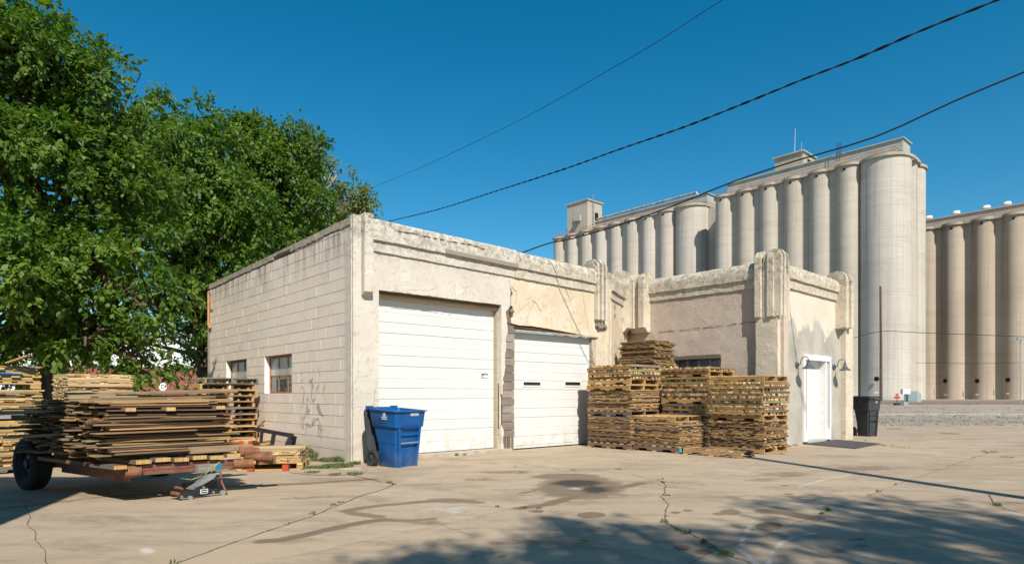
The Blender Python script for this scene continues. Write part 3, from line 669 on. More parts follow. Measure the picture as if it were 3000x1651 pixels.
# diagonal wall between the two fronts
SD0,TD0,SD1,TD1=6.80,.0,8.42,.80
dg=empty('angled_wall',(SD0,TD0,0),math.atan2(TD1-TD0,SD1-SD0),bld); CH.setdefault(bld.name,[]).append(dg)
LD=math.hypot(SD1-SD0,TD1-TD0)
sweep([(0,-.05),(0,3.9),(.24,3.9),(.24,-.05)],-.1,LD+.4,'wall',M_ST2,dg,jit=.008)
sweep(para(0,3.55,3.74,4.2,.17),.0,LD-.1,'parapet',M_ST3,dg,jit=.008,tilt=-.0)
pg=MB()
for (px,py) in ((1793,900),(1793,925),(1820,925)):
    s_=(px-1779)/(1833-1779)*LD; z_=CAMZ+(HY-py)/F*16.3
    pg.box(s_,s_+.03,-.03,0,z_,z_+.012); pg.box(s_-.0,s_+.01,-.034,-.02,z_-.10,z_)
pg.build('rusty_bracket',M_RUST,dg)
# --- wing: left face plane x = SW, from t=-2.8 to +.9
SW=8.76
tw0=T(2222,SW); tw1=T(1905,SW)
print('wing t',tw0,tw1)
# window hole in wing wall
wt0,wt1=T(2112,SW),T(1978,SW); wz0,wz1=1.28,CAMZ+(HY-1040)/F*loc2w(SW,(wt0+wt1)/2).y
wg=MB(); wallpieces(wg,SW,SW+.22,tw0-.6,1.6,-.05,3.9,[(wt0,wt1,wz0,wz1)]); wgo=wg.build('wing_side_wall',M_ST4,bld)
def roughen(o,cut=.09,amp=.012):
    bm=bmesh.new(); bm.from_mesh(o.data); bmesh.ops.remove_doubles(bm,verts=bm.verts,dist=.001)
    bb=[[min(v.co[i] for v in bm.verts),max(v.co[i] for v in bm.verts)] for i in range(3)]
    for ax in range(3):
        x=bb[ax][0]+cut
        if bb[ax][1]-bb[ax][0]<.4: continue
        while x<bb[ax][1]-.01:
            n=Vector((0,0,0)); n[ax]=1; bmesh.ops.bisect_plane(bm,geom=bm.verts[:]+bm.edges[:]+bm.faces[:],plane_co=n*x,plane_no=n); x+=cut
    for v in bm.verts:
        p=v.co*4; v.co += Vector((mnoise.noise(p),mnoise.noise(p+Vector((5,1,2))),mnoise.noise(p+Vector((1,7,3)))))*amp*.8+Vector((mnoise.noise(p*4),mnoise.noise(p*4+Vector((5,1,2))),0))*amp*.5
    bm.to_mesh(o.data); bm.free(); o.data.polygons.foreach_set('use_smooth',[True]*len(o.data.polygons)); o.data.set_sharp_from_angle(angle=R(40))
roughen(wgo)
# lower, slightly proud skirt of render below the crack line
ex=empty('window',(SW+.10,(wt0+wt1)/2,wz0),0,bld); CH.setdefault(bld.name,[]).append(ex)
fr=MB(); hw=(wt1-wt0)/2-.004; H=wz1-wz0-.004
fr.box(-.13,.03,-hw,hw,H-.09,H,(.20,.165,.13)); fr.box(-.08,.03,-hw,-hw+.06,0,H-.09,(.22,.13,.08)); fr.box(-.08,.03,hw-.06,hw,0,H-.09,(.24,.20,.16))
for k in range(1,4): y=-hw+2*hw*k/4; fr.box(-.05,.03,y-.03,y+.03,0,H-.09,(.42,.38,.32))
fr.build('frame',WOOD,ex)
for k in range(4):
    pb=MB(); y0=-hw+2*hw*k/4+.031+(.03 if k==0 else 0); y1=-hw+2*hw*(k+1)/4-.031-(.03 if k==3 else 0); pb.box(-.0,.006,y0,y1,0,H-.091); pb.build('pane',m_glass('hazy_glass',(.16,.18,.21),.25),ex)
# wing parapet on left face: outward is -x
def parax(x0,zb2,zb1,zt,rr=.17,th=.36):
    return [(x+0,z) for (x,z) in para(x0,zb2,zb1,zt,rr,th)]
zbw=[ZZ(883,SW,tw1),ZZ(860.8,SW,tw1),ZZ(814,SW,tw1)]; zbe=[ZZ(842.5,SW,tw0),ZZ(817,SW,tw0),ZZ(766,SW,tw0)]; print('wing z',zbw,zbe)
sweep(parax(SW,zbe[0],zbe[1],zbe[2],.2,.42),tw0-.1,tw1+.3,'parapet',M_ST5,bld,axis='t',tilt=(zbw[0]-zbe[0])/(tw1-tw0),jit=.008)
# inner corner pilaster: one half on the angled wall, one on the wing face
pilaster(LD-.36,LD+.05,-.20,.25,ZZ(962,8.3,.6),ZZ(793,8.3,.6),M_ST5,3,dg,drop=.1)
pilaster(tw1-.0,tw1+.52,SW-.30,SW+.22,ZZ(960,SW-.2,tw1),ZZ(795,SW-.2,tw1),M_ST5,2,bld,axis='t',drop=.1)
# --- wing front face (door side): plane t = TF, from SW to far end
TF=tw0-.46
spA=S(2280,TF); spB=S(2308,TF); sE0=S(2440,TF); sE=S(2500,TF-.13); sE5=S(2500,TF-.25)
print('front: SW',SW,'TF',TF,'s',spA,spB,sE0,sE)
dA,dB=S(2353,TF),S(2432,TF); zdt=ZZ(1040,(dA+dB)/2,TF)
frw=MB()
for (a,c,z0,z1) in ((SW+.0,dA,-.05,3.9),(dA,dB,zdt,3.9),(dB,sE,-.05,3.9)): frw.box(a,c,TF+.012,TF+.24,z0,z1)
fo=frw.build('entrance_wall',M_ST6,bld); roughen(fo,.09,.008)
# corner pier with fluted pilaster wrapping both faces
cpz=ZZ(927,SW,TF)
cb=MB(); cb.box(SW-.13,SW+.30,TF-.06,tw0+.0,-.05,ZZ(735,SW,TF)-.25); co_=cb.build('corner_pier',M_ST5,bld); roughen(co_,.08,.012)
ztp=ZZ(727,SW-.1,TF)
pilaster(TF+.02,tw0+.0,SW-.19,SW+.14,cpz,ztp,M_ST5,2,bld,axis='t',drop=.02)
pilaster(SW-.15,SW+.30,TF-.14,TF+.18,cpz,ztp,M_ST5,3,bld,axis='s',drop=.02)
zf=[ZZ(843,spB,TF),ZZ(816,spB,TF),ZZ(771,spB,TF)]; zf2=[ZZ(889,S(2469,TF),TF)]; print('front z',zf,zf2)
sweep(para(TF,zf[0],zf[1],zf[2],.2,.40),spB-.1,sE-.05,'parapet',M_ST5,bld,tilt=-.012,jit=.008)
# end pier and pilaster
cb=MB(); cb.box(S(2478,TF-.12),sE,TF-.12,TF+.25,-.05,3.9); co_=cb.build('end_pier',M_ST5,bld); roughen(co_,.08,.010)
pilaster(S(2478,TF-.25),sE5,TF-.26,TF+.26,ZZ(966,sE,TF),ZZ(800,S(2470,TF),TF),M_ST5,2,bld,axis='s',drop=.02)
en=MB(); en.box(sE-.22,sE,TF+.26,TF+6.5,0,3.9); en.build('far_wall',M_MORTAR,bld)
rf2=MB(); rf2.box(SW+.3,sE-.3,TF+.3,TF+6.5,3.6,3.7); rf2.build('roof',m_paint('tar_roof_wing',(.09,.085,.08),.9,.1,.2,2),bld)
# cracks in the render (long shrinkage cracks along the parapet and the wing)
def wallcrack(pts,fn,name,w0=.012):
    b=MB(); P=[]
    for (a,c) in zip(pts[:-1],pts[1:]):
        n=max(2,int(math.hypot(c[0]-a[0],c[1]-a[1])/9))
        for k in range(n): u=k/n; P.append((a[0]+(c[0]-a[0])*u,a[1]+(c[1]-a[1])*u+random.uniform(-1.6,1.6)))
    P.append(pts[-1]); Q=[fn(*p) for p in P]
    for q0,q1 in zip(Q[:-1],Q[1:]):
        if random.random()<.12: continue
        w_=w0*random.uniform(.3,1.1); nrm=Vector(q0[1]); a,c=Vector(q0[0]),Vector(q1[0]); b.hexa((a+c)/2,(c-a)/2,Vector((0,0,w_/2)),nrm*.002)
    b.build(name,M_CRACK,bld)
def on_front(px,py,t=-.10): s_=S(px,t); return ((s_,t,ZZ(py,s_,t)),(0,1,0))
def on_wing(px,py): t_=T(px,SW-.012); return ((SW-.012,t_,ZZ(py,SW,t_)),(1,0,0))
wallcrack([(1158,674),(1215,684),(1270,697),(1330,709),(1380,716),(1421,729)],on_front,'render_crack',.016)
wallcrack([(1930,972),(2000,966),(2060,959),(2120,952),(2215,942)],on_wing,'render_crack',.013)
for (pl) in ([(1560,878),(1572,888),(1580,905),(1588,912)],[(1655,845),(1664,862),(1670,880)],[(1500,840),(1512,852),(1515,872),(1509,890)],[(1150,855),(1200,860),(1260,868),(1330,880)]):
    wallcrack(pl,lambda px,py:on_front(px,py,-.0085),'render_crack',.011)
# --- entrance door
ed=empty('entrance_door',(dA,TF,0),0,bld); CH.setdefault(bld.name,[]).append(ed); DW=dB-dA; zb=.05
fb=MB(); H=zdt-.003
fb.box(.0,.07,-.03,.16,zb,H); fb.box(DW-.07,DW,-.03,.16,zb,H); fb.box(.07,DW-.07,-.03,.16,H-.13,H); 
xl=.21; xr=DW-.29
fb.box(xl-.04+.02,xl+.05,-.01,.2,zb,H-.13); fb.box(xr-.0,xr+.09,-.01,.22,zb,H-.13)
fb.box(.07,xl-.02,.0,.15,zb,.30); fb.box(xr+.09,DW-.07,.0,.15,zb,.30)
fb.build('frame',M_FRAMEW,ed)
db=MB(); db.box(xl+.05,xr-.0,.17,.20,zb+.03,H-.30); db.box(xl+.05,xr,.15,.21,H-.30,H-.13); db.build('door_leaf',M_WHITE,ed)
for (a,c) in ((.07,xl-.02),(xr+.09,DW-.07)):
    q=MB(); q.box(a,c,.09,.10,.30,H-.13); q.build('sidelight',m_glass('sidelight_glass',(.13,.135,.14),.12),ed)
q=MB(); q.box(xl+.04,xr+.02,-.02,.2,-.02,zb+.03); q.build('threshold',m_paint('cement_step',(.45,.42,.36),.9,.1,.15,9),ed)
q=MB(); q.tube([(xl+.12,.16,1.0),(xl+.12,.11,1.0)],.022,8); q.build('handle',M_GREYMET,ed)
# porcelain ball lamp on the broken pier, conduit at the back corner
bl_=empty('ball_lamp',loc2w(S(1498,-.03),-.05,ZZ(912,S(1498),0)),ANG); tag(bl_,'small round olive glass lamp on the broken plaster between the garage doors','lamp')
def ball(r,n=12,m=8,sc=(1,1,1),z0=-1,col=(1,1,1)):
    b=MB()
    for i in range(m):
        for j in range(n):
            def p(i,j): a=-math.pi/2+math.pi*i/m; q=2*math.pi*j/n; return (r*math.cos(a)*math.cos(q)*sc[0],r*math.cos(a)*math.sin(q)*sc[1],r*math.sin(a)*sc[2])
            b.face([p(i,j),p(i,j+1),p(i+1,j+1),p(i+1,j)],col)
    return b
ball(.052).build('globe',m_paint('olive_glass',(.22,.19,.06),.25,.6,.1,5),bl_,smooth=True)
q=MB(); q.tube([(0,.02,.045),(0,.03,.11)],.03,10); q.build('socket',M_BLACK,bl_)
cd_=MB(); px_,pt_=XW-.03,TE-.05
cd_.tube([(px_,pt_-.05,ZZ(858,px_,pt_)),(px_-.02,pt_,ZZ(856,px_,pt_)),(px_-.02,pt_,ZZ(950,px_,pt_)),(px_,pt_-.12,ZZ(962,px_,pt_))],.03,8)
cd_.build('drain_pipe',m_paint('orange_pipe',(.50,.24,.11),.7,.3,.2,8),bld)

# ================================================================== WALL LAMPS, MAT
def goose(px,py,label):
    s_=S(px,TF); z_=ZZ(py,s_,TF); e=empty('wall_lamp',loc2w(s_,TF,z_),ANG); tag(e,label,'wall lamp',None)
    b=MB(); b.tube([(0,.012,0),(0,-.03,0)],[.075,.06],14); b.build('wall_plate',M_LAMP,e,auto=40)
    pts=[(0,-.02,0)]
    for k in range(13):
        a=k/12; th=-math.pi*.25+a*math.pi*1.25
        pts.append((0,-.155-.12*math.cos(math.pi-th*0+0)*0-.0-(.13*math.sin((a-.42)*math.pi*.95)),.02+.14*math.sin(a*math.pi*.93)+ .03*a))
    pts=[(0,-.02,0),(0,-.06,.0),(0,-.09,.025),(0,-.10,.08),(0,-.115,.135),(0,-.15,.175),(0,-.20,.19),(0,-.245,.175),(0,-.27,.14),(0,-.275,.09)]
    b=MB(); b.tube(pts,.011,8); b.build('arm',M_LAMP,e,auto=60)
    b=MB(); prof=[(.028,.10),(.03,.045),(.045,.01),(.06,-.025),(.10,-.06),(.135,-.085),(.14,-.10),(.132,-.098),(.09,-.058),(.04,-.01)]
    n=20
    for i in range(len(prof)-1):
        for k in range(n):
            def p(i,k): a=2*math.pi*k/n; return (prof[i][0]*math.cos(a),-.275+prof[i][0]*math.sin(a),prof[i][1])
            b.face([p(i,k),p(i+1,k),p(i+1,k+1),p(i,k+1)])
    b.build('shade',M_LAMP,e,weld=True,auto=50); return e
goose(2334,1068,'slate gooseneck wall lamp on the left of the white entrance door, nearer the wood stacks'); goose(2443,1074,'slate gooseneck wall lamp on the right of the white entrance door, nearer the end pier')
MT4=[gp(2354,1301),gp(2506.5,1314.6),gp(2580.6,1300),gp(2425.6,1286)]
b=MB(); b.prism([(p.x,p.y) for p in MT4],(0,0,.006),(1,0,0),(0,1,0),(0,0,.014)); mo=b.build('door_mat',m_paint('rubber_mat',(.075,.072,.07),.9,.15,.15,5,bumpy=.3)); tag(mo,'flat dark grey rubber mat lying on the ground in front of the white entrance door','mat')

# ================================================================== PALLETS
C_WEA=[(.25,.165,.10),(.33,.215,.115),(.19,.135,.095),(.38,.245,.12),(.16,.125,.10)]; C_TAN=[(.50,.31,.13),(.56,.37,.17),(.42,.26,.11)]; C_PALE=[(.60,.46,.27),(.66,.52,.32),(.54,.40,.23)]; C_GREY=[(.19,.16,.135),(.25,.21,.17),(.14,.12,.105)]
END_Y=[(.62,.36,.12),(.70,.46,.18),(.48,.26,.08),(.76,.54,.25),(.36,.19,.065),(.26,.16,.08)]; END_P=[(.80,.55,.25),(.68,.43,.16),(.86,.64,.33),(.58,.36,.13)]
def stringer_poly(L,h,n=True):
    p=[(-L/2,0)]
    if n:
        for c in (-L/4,L/4): p += [(c-.115,0),(c-.10,.035),(c+.10,.035),(c+.115,0)]
    p += [(L/2,0),(L/2,h),(-L/2,h)]; return p
def make_pallet(cols,Wd=1.02,L=1.22,label='',three=3,blocks=False,endc=END_P,under=True,ndeck=7):
    e=empty('pallet',(0,0,0)); tag(e,label,'pallet')
    hs=.089; td=.017
    xs_=[-Wd/2+.02,0,Wd/2-.02] if three==3 else [-Wd/2+.02,Wd/2-.02]
    for x in xs_:
        b=MB()
        if blocks:
            b.hexa((x,0,td+hs-.011),(0,L/2,0),(.04,0,0),(0,0,.011),random.choice(cols),random.choice(endc))
            for y in (-L/2+.07,0,L/2-.07): b.hexa((x,y,td+(hs-.022)/2),(.045,0,0),(0,.065,0),(0,0,(hs-.023)/2),random.choice(cols),random.choice(endc))
        else: b.prism(stringer_poly(L,hs),(x-.019,0,td),(0,1,0),(0,0,1),(.038,0,0),random.choice(cols))
        b.build('stringer',WOOD,e)
    n=ndeck; bw_=.10
    for k in range(n):
        y=-L/2+bw_/2+(L-bw_)*k/(n-1); b=MB(); b.hexa((random.uniform(-.008,.008),y+random.uniform(-.01,.01)*(0<k<n-1),td+hs+td/2+.0005),(Wd/2,random.uniform(-.004,.004),0),(0,bw_/2*random.uniform(.85,1.05),0),(0,0,td/2),random.choice(cols),random.choice(endc)); b.build('deck_board',WOOD,e)
    if under:
        for k in range(3):
            y=-L/2+bw_/2+(L-bw_)*k/2; b=MB(); b.hexa((0,y,td/2-.0005),(Wd/2,0,0),(0,bw_/2,0),(0,0,td/2),random.choice(cols),random.choice(endc)); b.build('bottom_board',WOOD,e)
    return e
PH=.1245
PROTO={}
def pallet(kind,loc,rz,label,group=None,**kw):
    key=(kind,tuple(sorted(kw.items())))
    if key not in PROTO:
        PROTO[key]=make_pallet({'tan':C_TAN,'wea':C_WEA,'grey':C_GREY,'pale':C_PALE}[kind],label=label,**kw); o=PROTO[key]
    else: o=copy_tree(PROTO[key])
    o.location=loc; o.rotation_euler=(0,0,rz); o['label']=label
    if group: o['group']=group
    elif 'group' in o: del o['group']
    return o
# ================================================================== STACKED WOOD
BOARDS=[]     # (kind, score, centre, a, b, c, col, endcol, label, group)
def put(kind,c,a,b,cc,col,end,label,group,score): BOARDS.append((kind,score,c,a,b,cc,col,end,label,group))
def frame(px,Y,rot=0.0):
    """near corner of a stack at pixel column px and distance Y; e1 along the garage front, e2 away along its side wall"""
    o=Vector(((px-HX)/F*Y,Y,0)); m=Matrix.Rotation(rot,3,'Z'); return o,m@U,m@W
def layers(fr,z0,z1,thick,style,label,group,kind,lx=1.02,ly=1.20,cols=None,ends=None,courses=(2,3),gap=.006,bwid=(.085,.10),start=0,jut=.03,lean=(0,0),wgt=1.0):
    """layer direction alternates; boards parallel to e2 show their long side on the left face"""
    o,e1,e2=fr; z=z0; d=start; up=Vector((0,0,1))
    cols=cols or C_WEA; ends=ends or END_Y
    while z+thick*.9<z1:
        nc=random.randint(*courses); shx=random.uniform(-jut,jut)*.6; shy=random.uniform(-jut,jut)*.6
        for c in range(nc):
            if z+thick*.9>z1: break
            th=thick*random.uniform(.88,1.05)
            A,B,LA,LB=(e2,e1,ly,lx) if d==0 else (e1,e2,lx,ly)
            q=0.0; k=0; nb=[]
            while q<LB-.03:
                bwk=min(random.uniform(*bwid),LB-q)
                nb.append((q,bwk)); q+=bwk+random.uniform(.001,gap*2)
            for i,(q,bwk) in enumerate(nb):
                if random.random()<.025 and 0<i<len(nb)-1: continue
                L=LA*random.uniform(.965,1.0); off=random.uniform(-jut,jut)*.5+(LA-L)/2*random.choice((-1,1))
                cx=o+A*(LA/2+off)+B*(q+bwk/2)+e1*(shx+lean[0]*(z-z0))+e2*(shy+lean[1]*(z-z0))
                yaw=random.uniform(-.008,.008); a=(Matrix.Rotation(yaw,3,'Z')@A)*(L/2); b_=(Matrix.Rotation(yaw,3,'Z')@B)*(bwk/2)
                cc=up*(th/2*.90); sc=(bwk*th)*(1.0 if d==0 else 1.0)
                if i==0: sc+=L*th                      # its long edge is seen
                if z+th>=z1-thick*1.2: sc+=L*bwk*.25
                col=random.choice(cols); tv=random.uniform(.75,1.15); col=tuple(x*tv for x in col)
                ec=random.choice(ends); tv=random.uniform(.6,1.08); ec=tuple(x*tv for x in ec)
                if random.random()<(.22 if kind!='batten' else .03): ec=col
                put(kind,cx+up*(z+th/2),a,b_,cc,col,ec,label,group,sc*wgt)
            z+=th+.0012
        d=1-d
    return z
GRN=C_WEA+C_WEA+C_GREY+[(.25,.23,.12)]
fa=frame(1847,13.5); fd=frame(1990,12.75); fc=frame(2078,13.45); fe=frame(2238,12.56); fb=frame(1915,15.0)
def pc(fr,e,lx=1.02,ly=1.22): o,a,b=fr; return o+a*lx/2+b*ly/2+Vector((0,0,e))
zA=0.01
pallet('wea',pc(fa,zA),ANG,'weathered ground pallet under the tall stack beside the second garage door')
z=layers(fa,zA+PH,.72,.0165,0,'thin weathered board in the lower bundle of the tall stack beside the second garage door','boards in the lower bundle beside the garage door','board',cols=C_WEA+C_GREY)
pallet('grey',pc(fa,z),ANG,'greyed pallet halfway up the tall stack beside the second garage door')
z=layers(fa,z+PH,1.28,.0165,0,'thin weathered board in the upper bundle of the tall stack beside the second garage door','boards in the upper bundle beside the garage door','board',cols=C_WEA+C_GREY+C_TAN)
pallet('tan',pc((fa[0]-fa[1]*.03,fa[1],fa[2]),z),ANG,'lower of the two clean tan pallets in the stack beside the garage door'); z+=PH
pallet('tan',pc((fa[0]-fa[1]*.0,fa[1],fa[2]),z+.001),ANG,'upper of the two clean tan pallets in the stack beside the garage door'); z+=PH+.001
za=layers((fa[0]-fa[2]*.02,fa[1],fa[2]),z,z+.36,.052,0,'square cut batten on the upper tan pallet beside the second garage door','battens on top of the stack beside the garage door','batten',courses=(1,1),bwid=(.052,.066),cols=GRN,ends=END_P,lx=1.08,ly=1.24,start=0)
# column behind, capped by the topmost bundle
pallet('wea',pc(fb,.01),ANG,'pallet on the ground in the corner, under the tallest wood stack')
zb_=layers(fb,.01+PH,1.25,.0165,0,'thin board low in the tallest stack in the corner','boards low in the corner stack','board',wgt=.1)
zb_=layers(fb,zb_,1.93,.05,1,'square cut batten under the topmost bundle of thin boards','battens under the topmost bundle','batten',courses=(1,1),bwid=(.055,.085),ends=END_P,cols=GRN,wgt=.5)
layers((fb[0]+fb[1]*.02,fb[1],fb[2]),zb_,2.50,.0155,0,'thin ragged board in the topmost dark bundle in the wall corner','boards in the topmost bundle in the wall corner','board',cols=[(.22,.14,.075),(.30,.19,.10),(.18,.12,.075),(.38,.25,.12)],ends=[(.40,.25,.10),(.52,.34,.14),(.30,.18,.08)],lx=.80,ly=1.05,jut=.05,lean=(.03,-.02))
# middle stack
pallet('wea',pc(fc,.01),ANG,'pallet on the ground under the middle stack of battens')
z=layers(fc,.01+PH,.76,.03,0,'dark stacked board low in the middle stack','boards low in the middle stack','board',courses=(1,2),wgt=.2)
z=layers(fc,z,1.02,.050,1,'square cut batten low in the middle stack','lower battens of the middle stack','batten',courses=(1,1),bwid=(.055,.075),ends=END_Y,cols=GRN,wgt=.9)
pallet('tan',pc(fc,z),ANG,'tan pallet in the middle of the stack of battens behind the low stack'); z+=PH
z=layers(fc,z,1.62,.052,1,'square cut batten in the upper half of the middle stack','battens of the middle stack','batten',courses=(1,1),bwid=(.055,.075),ends=END_Y+END_P,cols=GRN,ly=1.24)
pallet('tan',pc(fc,z),ANG,'tan pallet near the top of the middle stack, in front of the wing window'); z+=PH
layers((fc[0]-fc[1]*.02,fc[1],fc[2]),z,z+.10,.042,1,'square cut batten on top of the middle stack in front of the wing window','battens on top of the middle stack','batten',courses=(1,1),bwid=(.055,.08),ends=END_P,cols=GRN,lx=1.14,ly=1.24)
# low stack in front
pallet('wea',pc((fd[0],fd[1],fd[2]),.01),ANG,'weathered pallet on the ground under the low stack, with a turquoise painted corner')
z=layers(fd,.01+PH,.63,.0165,1,'thin weathered board in the low front stack','boards in the low front stack','board',cols=C_WEA+C_GREY+C_TAN,lx=.92)
pallet('tan',pc((fd[0]-fd[1]*.02+fd[2]*.12,fd[1],fd[2]),z),ANG+.03,'clean tan pallet lying on top of the low front stack')
# right stack
pallet('tan',pc((fe[0],fe[1],fe[2]),.01),ANG,'tan pallet on the ground under the right stack nearest the entrance')
z=layers(fe,.01+PH,.66,.019,0,'ragged weathered board in the lower half of the right stack','boards in the lower half of the right stack','board',cols=C_WEA+[(.30,.20,.12)],jut=.06)
pallet('tan',pc((fe[0],fe[1],fe[2]),z),ANG-.02,'tan pallet halfway up the right stack nearest the entrance'); z+=PH
z=layers((fe[0]-fe[1]*.04,fe[1],fe[2]),z,1.45,.048,1,'square cut batten in the upper half of the right stack','battens of the right stack','batten',courses=(1,1),bwid=(.05,.068),ends=END_P,cols=GRN,lx=1.10,ly=1.26,lean=(.02,-.03))
pallet('tan',pc((fe[0],fe[1],fe[2]),z),ANG,'tan pallet on the very top of the right stack nearest the entrance')
# lone pallet in front
ff=frame(2168,11.75); pallet('wea',pc(ff,.006,.56,1.22)+Vector((0,0,0)),ANG+.05,'low empty pallet lying on the concrete in front of the stacks',Wd=.56,three=2,ndeck=8)
b=MB(); o_=fd[0]-fd[2]*.012; b.hexa(o_+fd[1]*.02+Vector((0,0,.07)),(0,0,.045),fd[1]*.03,fd[2]*.012,(.03,.42,.55)); tqo=b.build('painted_block',WOOD); tag(tqo,'small turquoise painted wood block at the corner of the low front stack','block')

# ------------- left side stacks
def lframe(px,Y,deg): o=Vector(((px-HX)/F*Y,Y,0)); return o,Vector((math.cos(R(deg)),math.sin(R(deg)),0)),Vector((-math.sin(R(deg)),math.cos(R(deg)),0))
PALEB=C_PALE+C_TAN
def lstack(fr,spec,tagn,deg,lx=1.22,ly=1.02):
    z=.01; k=0
    for it in spec:
        if it[0]=='P': pallet(it[1],pc(fr,z,lx,ly),R(deg+90),it[2],Wd=ly,L=lx,**(it[3] if len(it)>3 else {})); z+=PH+.001
        else:
            z=layers(fr,z,it[1],it[2],0,it[3],it[4],'pale_board',lx=lx,ly=ly,cols=it[5],ends=it[6],bwid=(.09,.14),courses=it[7] if len(it)>7 else (2,3),start=1 if k%2 else 0,jut=.05)
        k+=1
    return z
fs1=lframe(-186,9.0,42)
lstack(fs1,[('P','grey','dark pallet on the ground under the left stack beside the wheel'),('L',.80,.021,'pale board in the lower part of the far left stack','boards in the lower part of the far left stack',PALEB,END_P),
  ('P','grey','dark pallet in the middle of the far left stack',{'blocks':True}),('L',1.28,.021,'pale board in the middle of the far left stack','boards in the middle of the far left stack',PALEB,END_P),
  ('P','pale','pale block pallet in the upper part of the far left stack',{'blocks':True}),('L',1.63,.021,'pale board on top of the far left stack','boards on top of the far left stack',PALEB,END_P)],'a',42,lx=1.2,ly=1.1)
# blue painted ends
for (x_,z_) in ((1.08,1.60),(.66,1.515),(.78,1.515),(.90,1.512)):
    b=MB(); b.hexa((0,0,0),fs1[1]*.06,fs1[2]*.12,(0,0,.010),(.03,.25,.55)); q=b.build('board',WOOD,loc=fs1[0]+fs1[1]*x_+fs1[2]*.07+Vector((0,0,z_))); tag(q,'board with a bright blue painted end near the top of the far left stack','board','blue ended boards in the far left stack')
b=MB(); b.hexa((0,0,0),(.16,0,.055),(0,.04,0),(0,0,.009),C_TAN[0]); q=b.build('loose_slat',WOOD,loc=at(52,1052,9.5)); tag(q,'loose slat sticking up at an angle from the far left stack','slat')
fs2=lframe(200,11.2,48)
lstack(fs2,[('P','tan','pallet on the ground under the second stack from the left'),('L',.95,.022,'pale board in the lower part of the second stack from the left','boards in the lower part of the second left stack',PALEB,END_P),('L',1.58,.021,'fresh pale board in the upper part of the second stack from the left','boards in the upper part of the second left stack',C_PALE,END_P)],'b',48,lx=1.04,ly=1.0)
# open pallets stacked beside the block wall
fr3=lframe(590,13.0,46); o3=fr3[0]+fr3[1]*.58+fr3[2]*.54; z=.01; kinds=['grey','tan','wea','tan','tan','tan','grey','wea','tan','tan','tan','grey']
for k,kd in enumerate(kinds):
    nm=['lowest','second lowest','third from the bottom','fourth from the bottom','fifth from the bottom','sixth from the bottom','sixth from the top','fifth from the top','fourth from the top','third from the top','second from the top','topmost'][k]
    pallet(kd,o3+Vector((random.uniform(-.05,.05),random.uniform(-.04,.04),z)),R(46)+R(random.uniform(-1.5,1.5)),f'{nm} open pallet in the stack beside the block wall',Wd=1.12,L=1.07); z+=PH+.004
fo=lframe(590,14.8,8); 
# small bundle with red painted ends on block pallet, low pallet with boards in front
o4=at(681,1270,12.6); o4.z=0; e1=Vector((math.cos(R(0)),math.sin(R(0)),0)); e2=Vector((-e1.y,e1.x,0)); o4=gp(677,1322); fr4=(o4,Vector((1,.0,0)),Vector((0,1,0)))
pallet('tan',o4+Vector((.30,.5,.01)),R(0),'block pallet under the small bundle of red ended boards',Wd=.62,L=1.0,blocks=True,three=2)
RED=(.55,.07,.03)
z=.01+PH
for r_ in range(4):
    q=0
    while q<.60:
        wd=random.uniform(.09,.10); c_=o4+Vector((q+wd/2,.45+random.uniform(-.01,.01),z+.012))
        put('red_end',c_,Vector((0,.5,0)),Vector((wd/2-.002,0,0)),Vector((0,0,.0115)),random.choice(C_PALE),RED if random.random()<.65 else (.62,.40,.18),'short pale board with a red painted end in the small bundle by the wall','boards of the red ended bundle',1); q+=wd+.002
    z+=.0245
o5=gp(733,1380); fr5=(o5,Vector((.985,.17,0)),Vector((-.17,.985,0)))
e5=o5; pallet('tan',e5+fr5[1]*.28+fr5[2]*.45+Vector((0,0,.008)),R(10),'low pallet with red painted feet on the ground near the dirt strip',Wd=.95,L=.60*1.5,blocks=True,three=2)
for sx in (.0,.52): 
    b=MB(); b.hexa((0,0,0),(.045,0,0),(0,.035,0),(0,0,.045),(.50,.09,.04)); q=b.build('foot_block',WOOD,loc=e5+fr5[1]*(sx+.02)+Vector((0,-.03,.055))); tag(q,f"red painted wood block at the {'left' if sx==0 else 'right'} corner of the low pallet near the dirt strip",'block')
layers((e5-fr5[1]*.2,fr5[1],fr5[2]),.008+PH,.34,.02,1,'fresh board lying on the low pallet near the dirt strip','boards on the low pallet near the dirt strip','pale_board',lx=.95,ly=.9,cols=C_PALE,ends=END_P,bwid=(.09,.14))
b=MB(); b.hexa((0,0,0),Vector((.62,.30,0)),(0,.05,0),(0,0,.01),C_WEA[3]); q=b.build('plank',WOOD,loc=gp(720,1372,.02)); tag(q,'long plank lying on the concrete beside the low pallet','plank')

# ================================================================== TRAILER AND ITS LOAD
TR=Vector((.843,-.537,0)).normalized(); TD=Vector((.755,.656,0)).normalized()     # TR: along the trailer towards us; TD: across, away from us
wc=gp(93,1432); wheel_c=wc+Vector((0,0,.33))
trl=empty('flatbed_trailer',wc,0); tag(trl,'low rusty red flatbed trailer piled high with old planks','trailer')
def tb(name,mat,fn,auto=None):
    b=MB(); fn(b); return b.build(name,mat,trl,auto=auto)
wl=empty('wheel',(0,0,.325),math.atan2(TR.y,TR.x),trl); CH.setdefault(trl.name,[]).append(wl)   # local x along TR, local y = +TD
def lathe(b,prof,n=32,col=(1,1,1)):
    for i in range(len(prof)-1):
        for k in range(n):
            def p(i,k): a=2*math.pi*k/n; return (prof[i][0]*math.cos(a),prof[i][1],prof[i][0]*math.sin(a))
            b.face([p(i,k),p(i,k+1),p(i+1,k+1),p(i+1,k)],col)
b=MB(); pr=[(.19,-.075),(.215,-.10),(.265,-.108),(.300,-.098),(.318,-.085)]
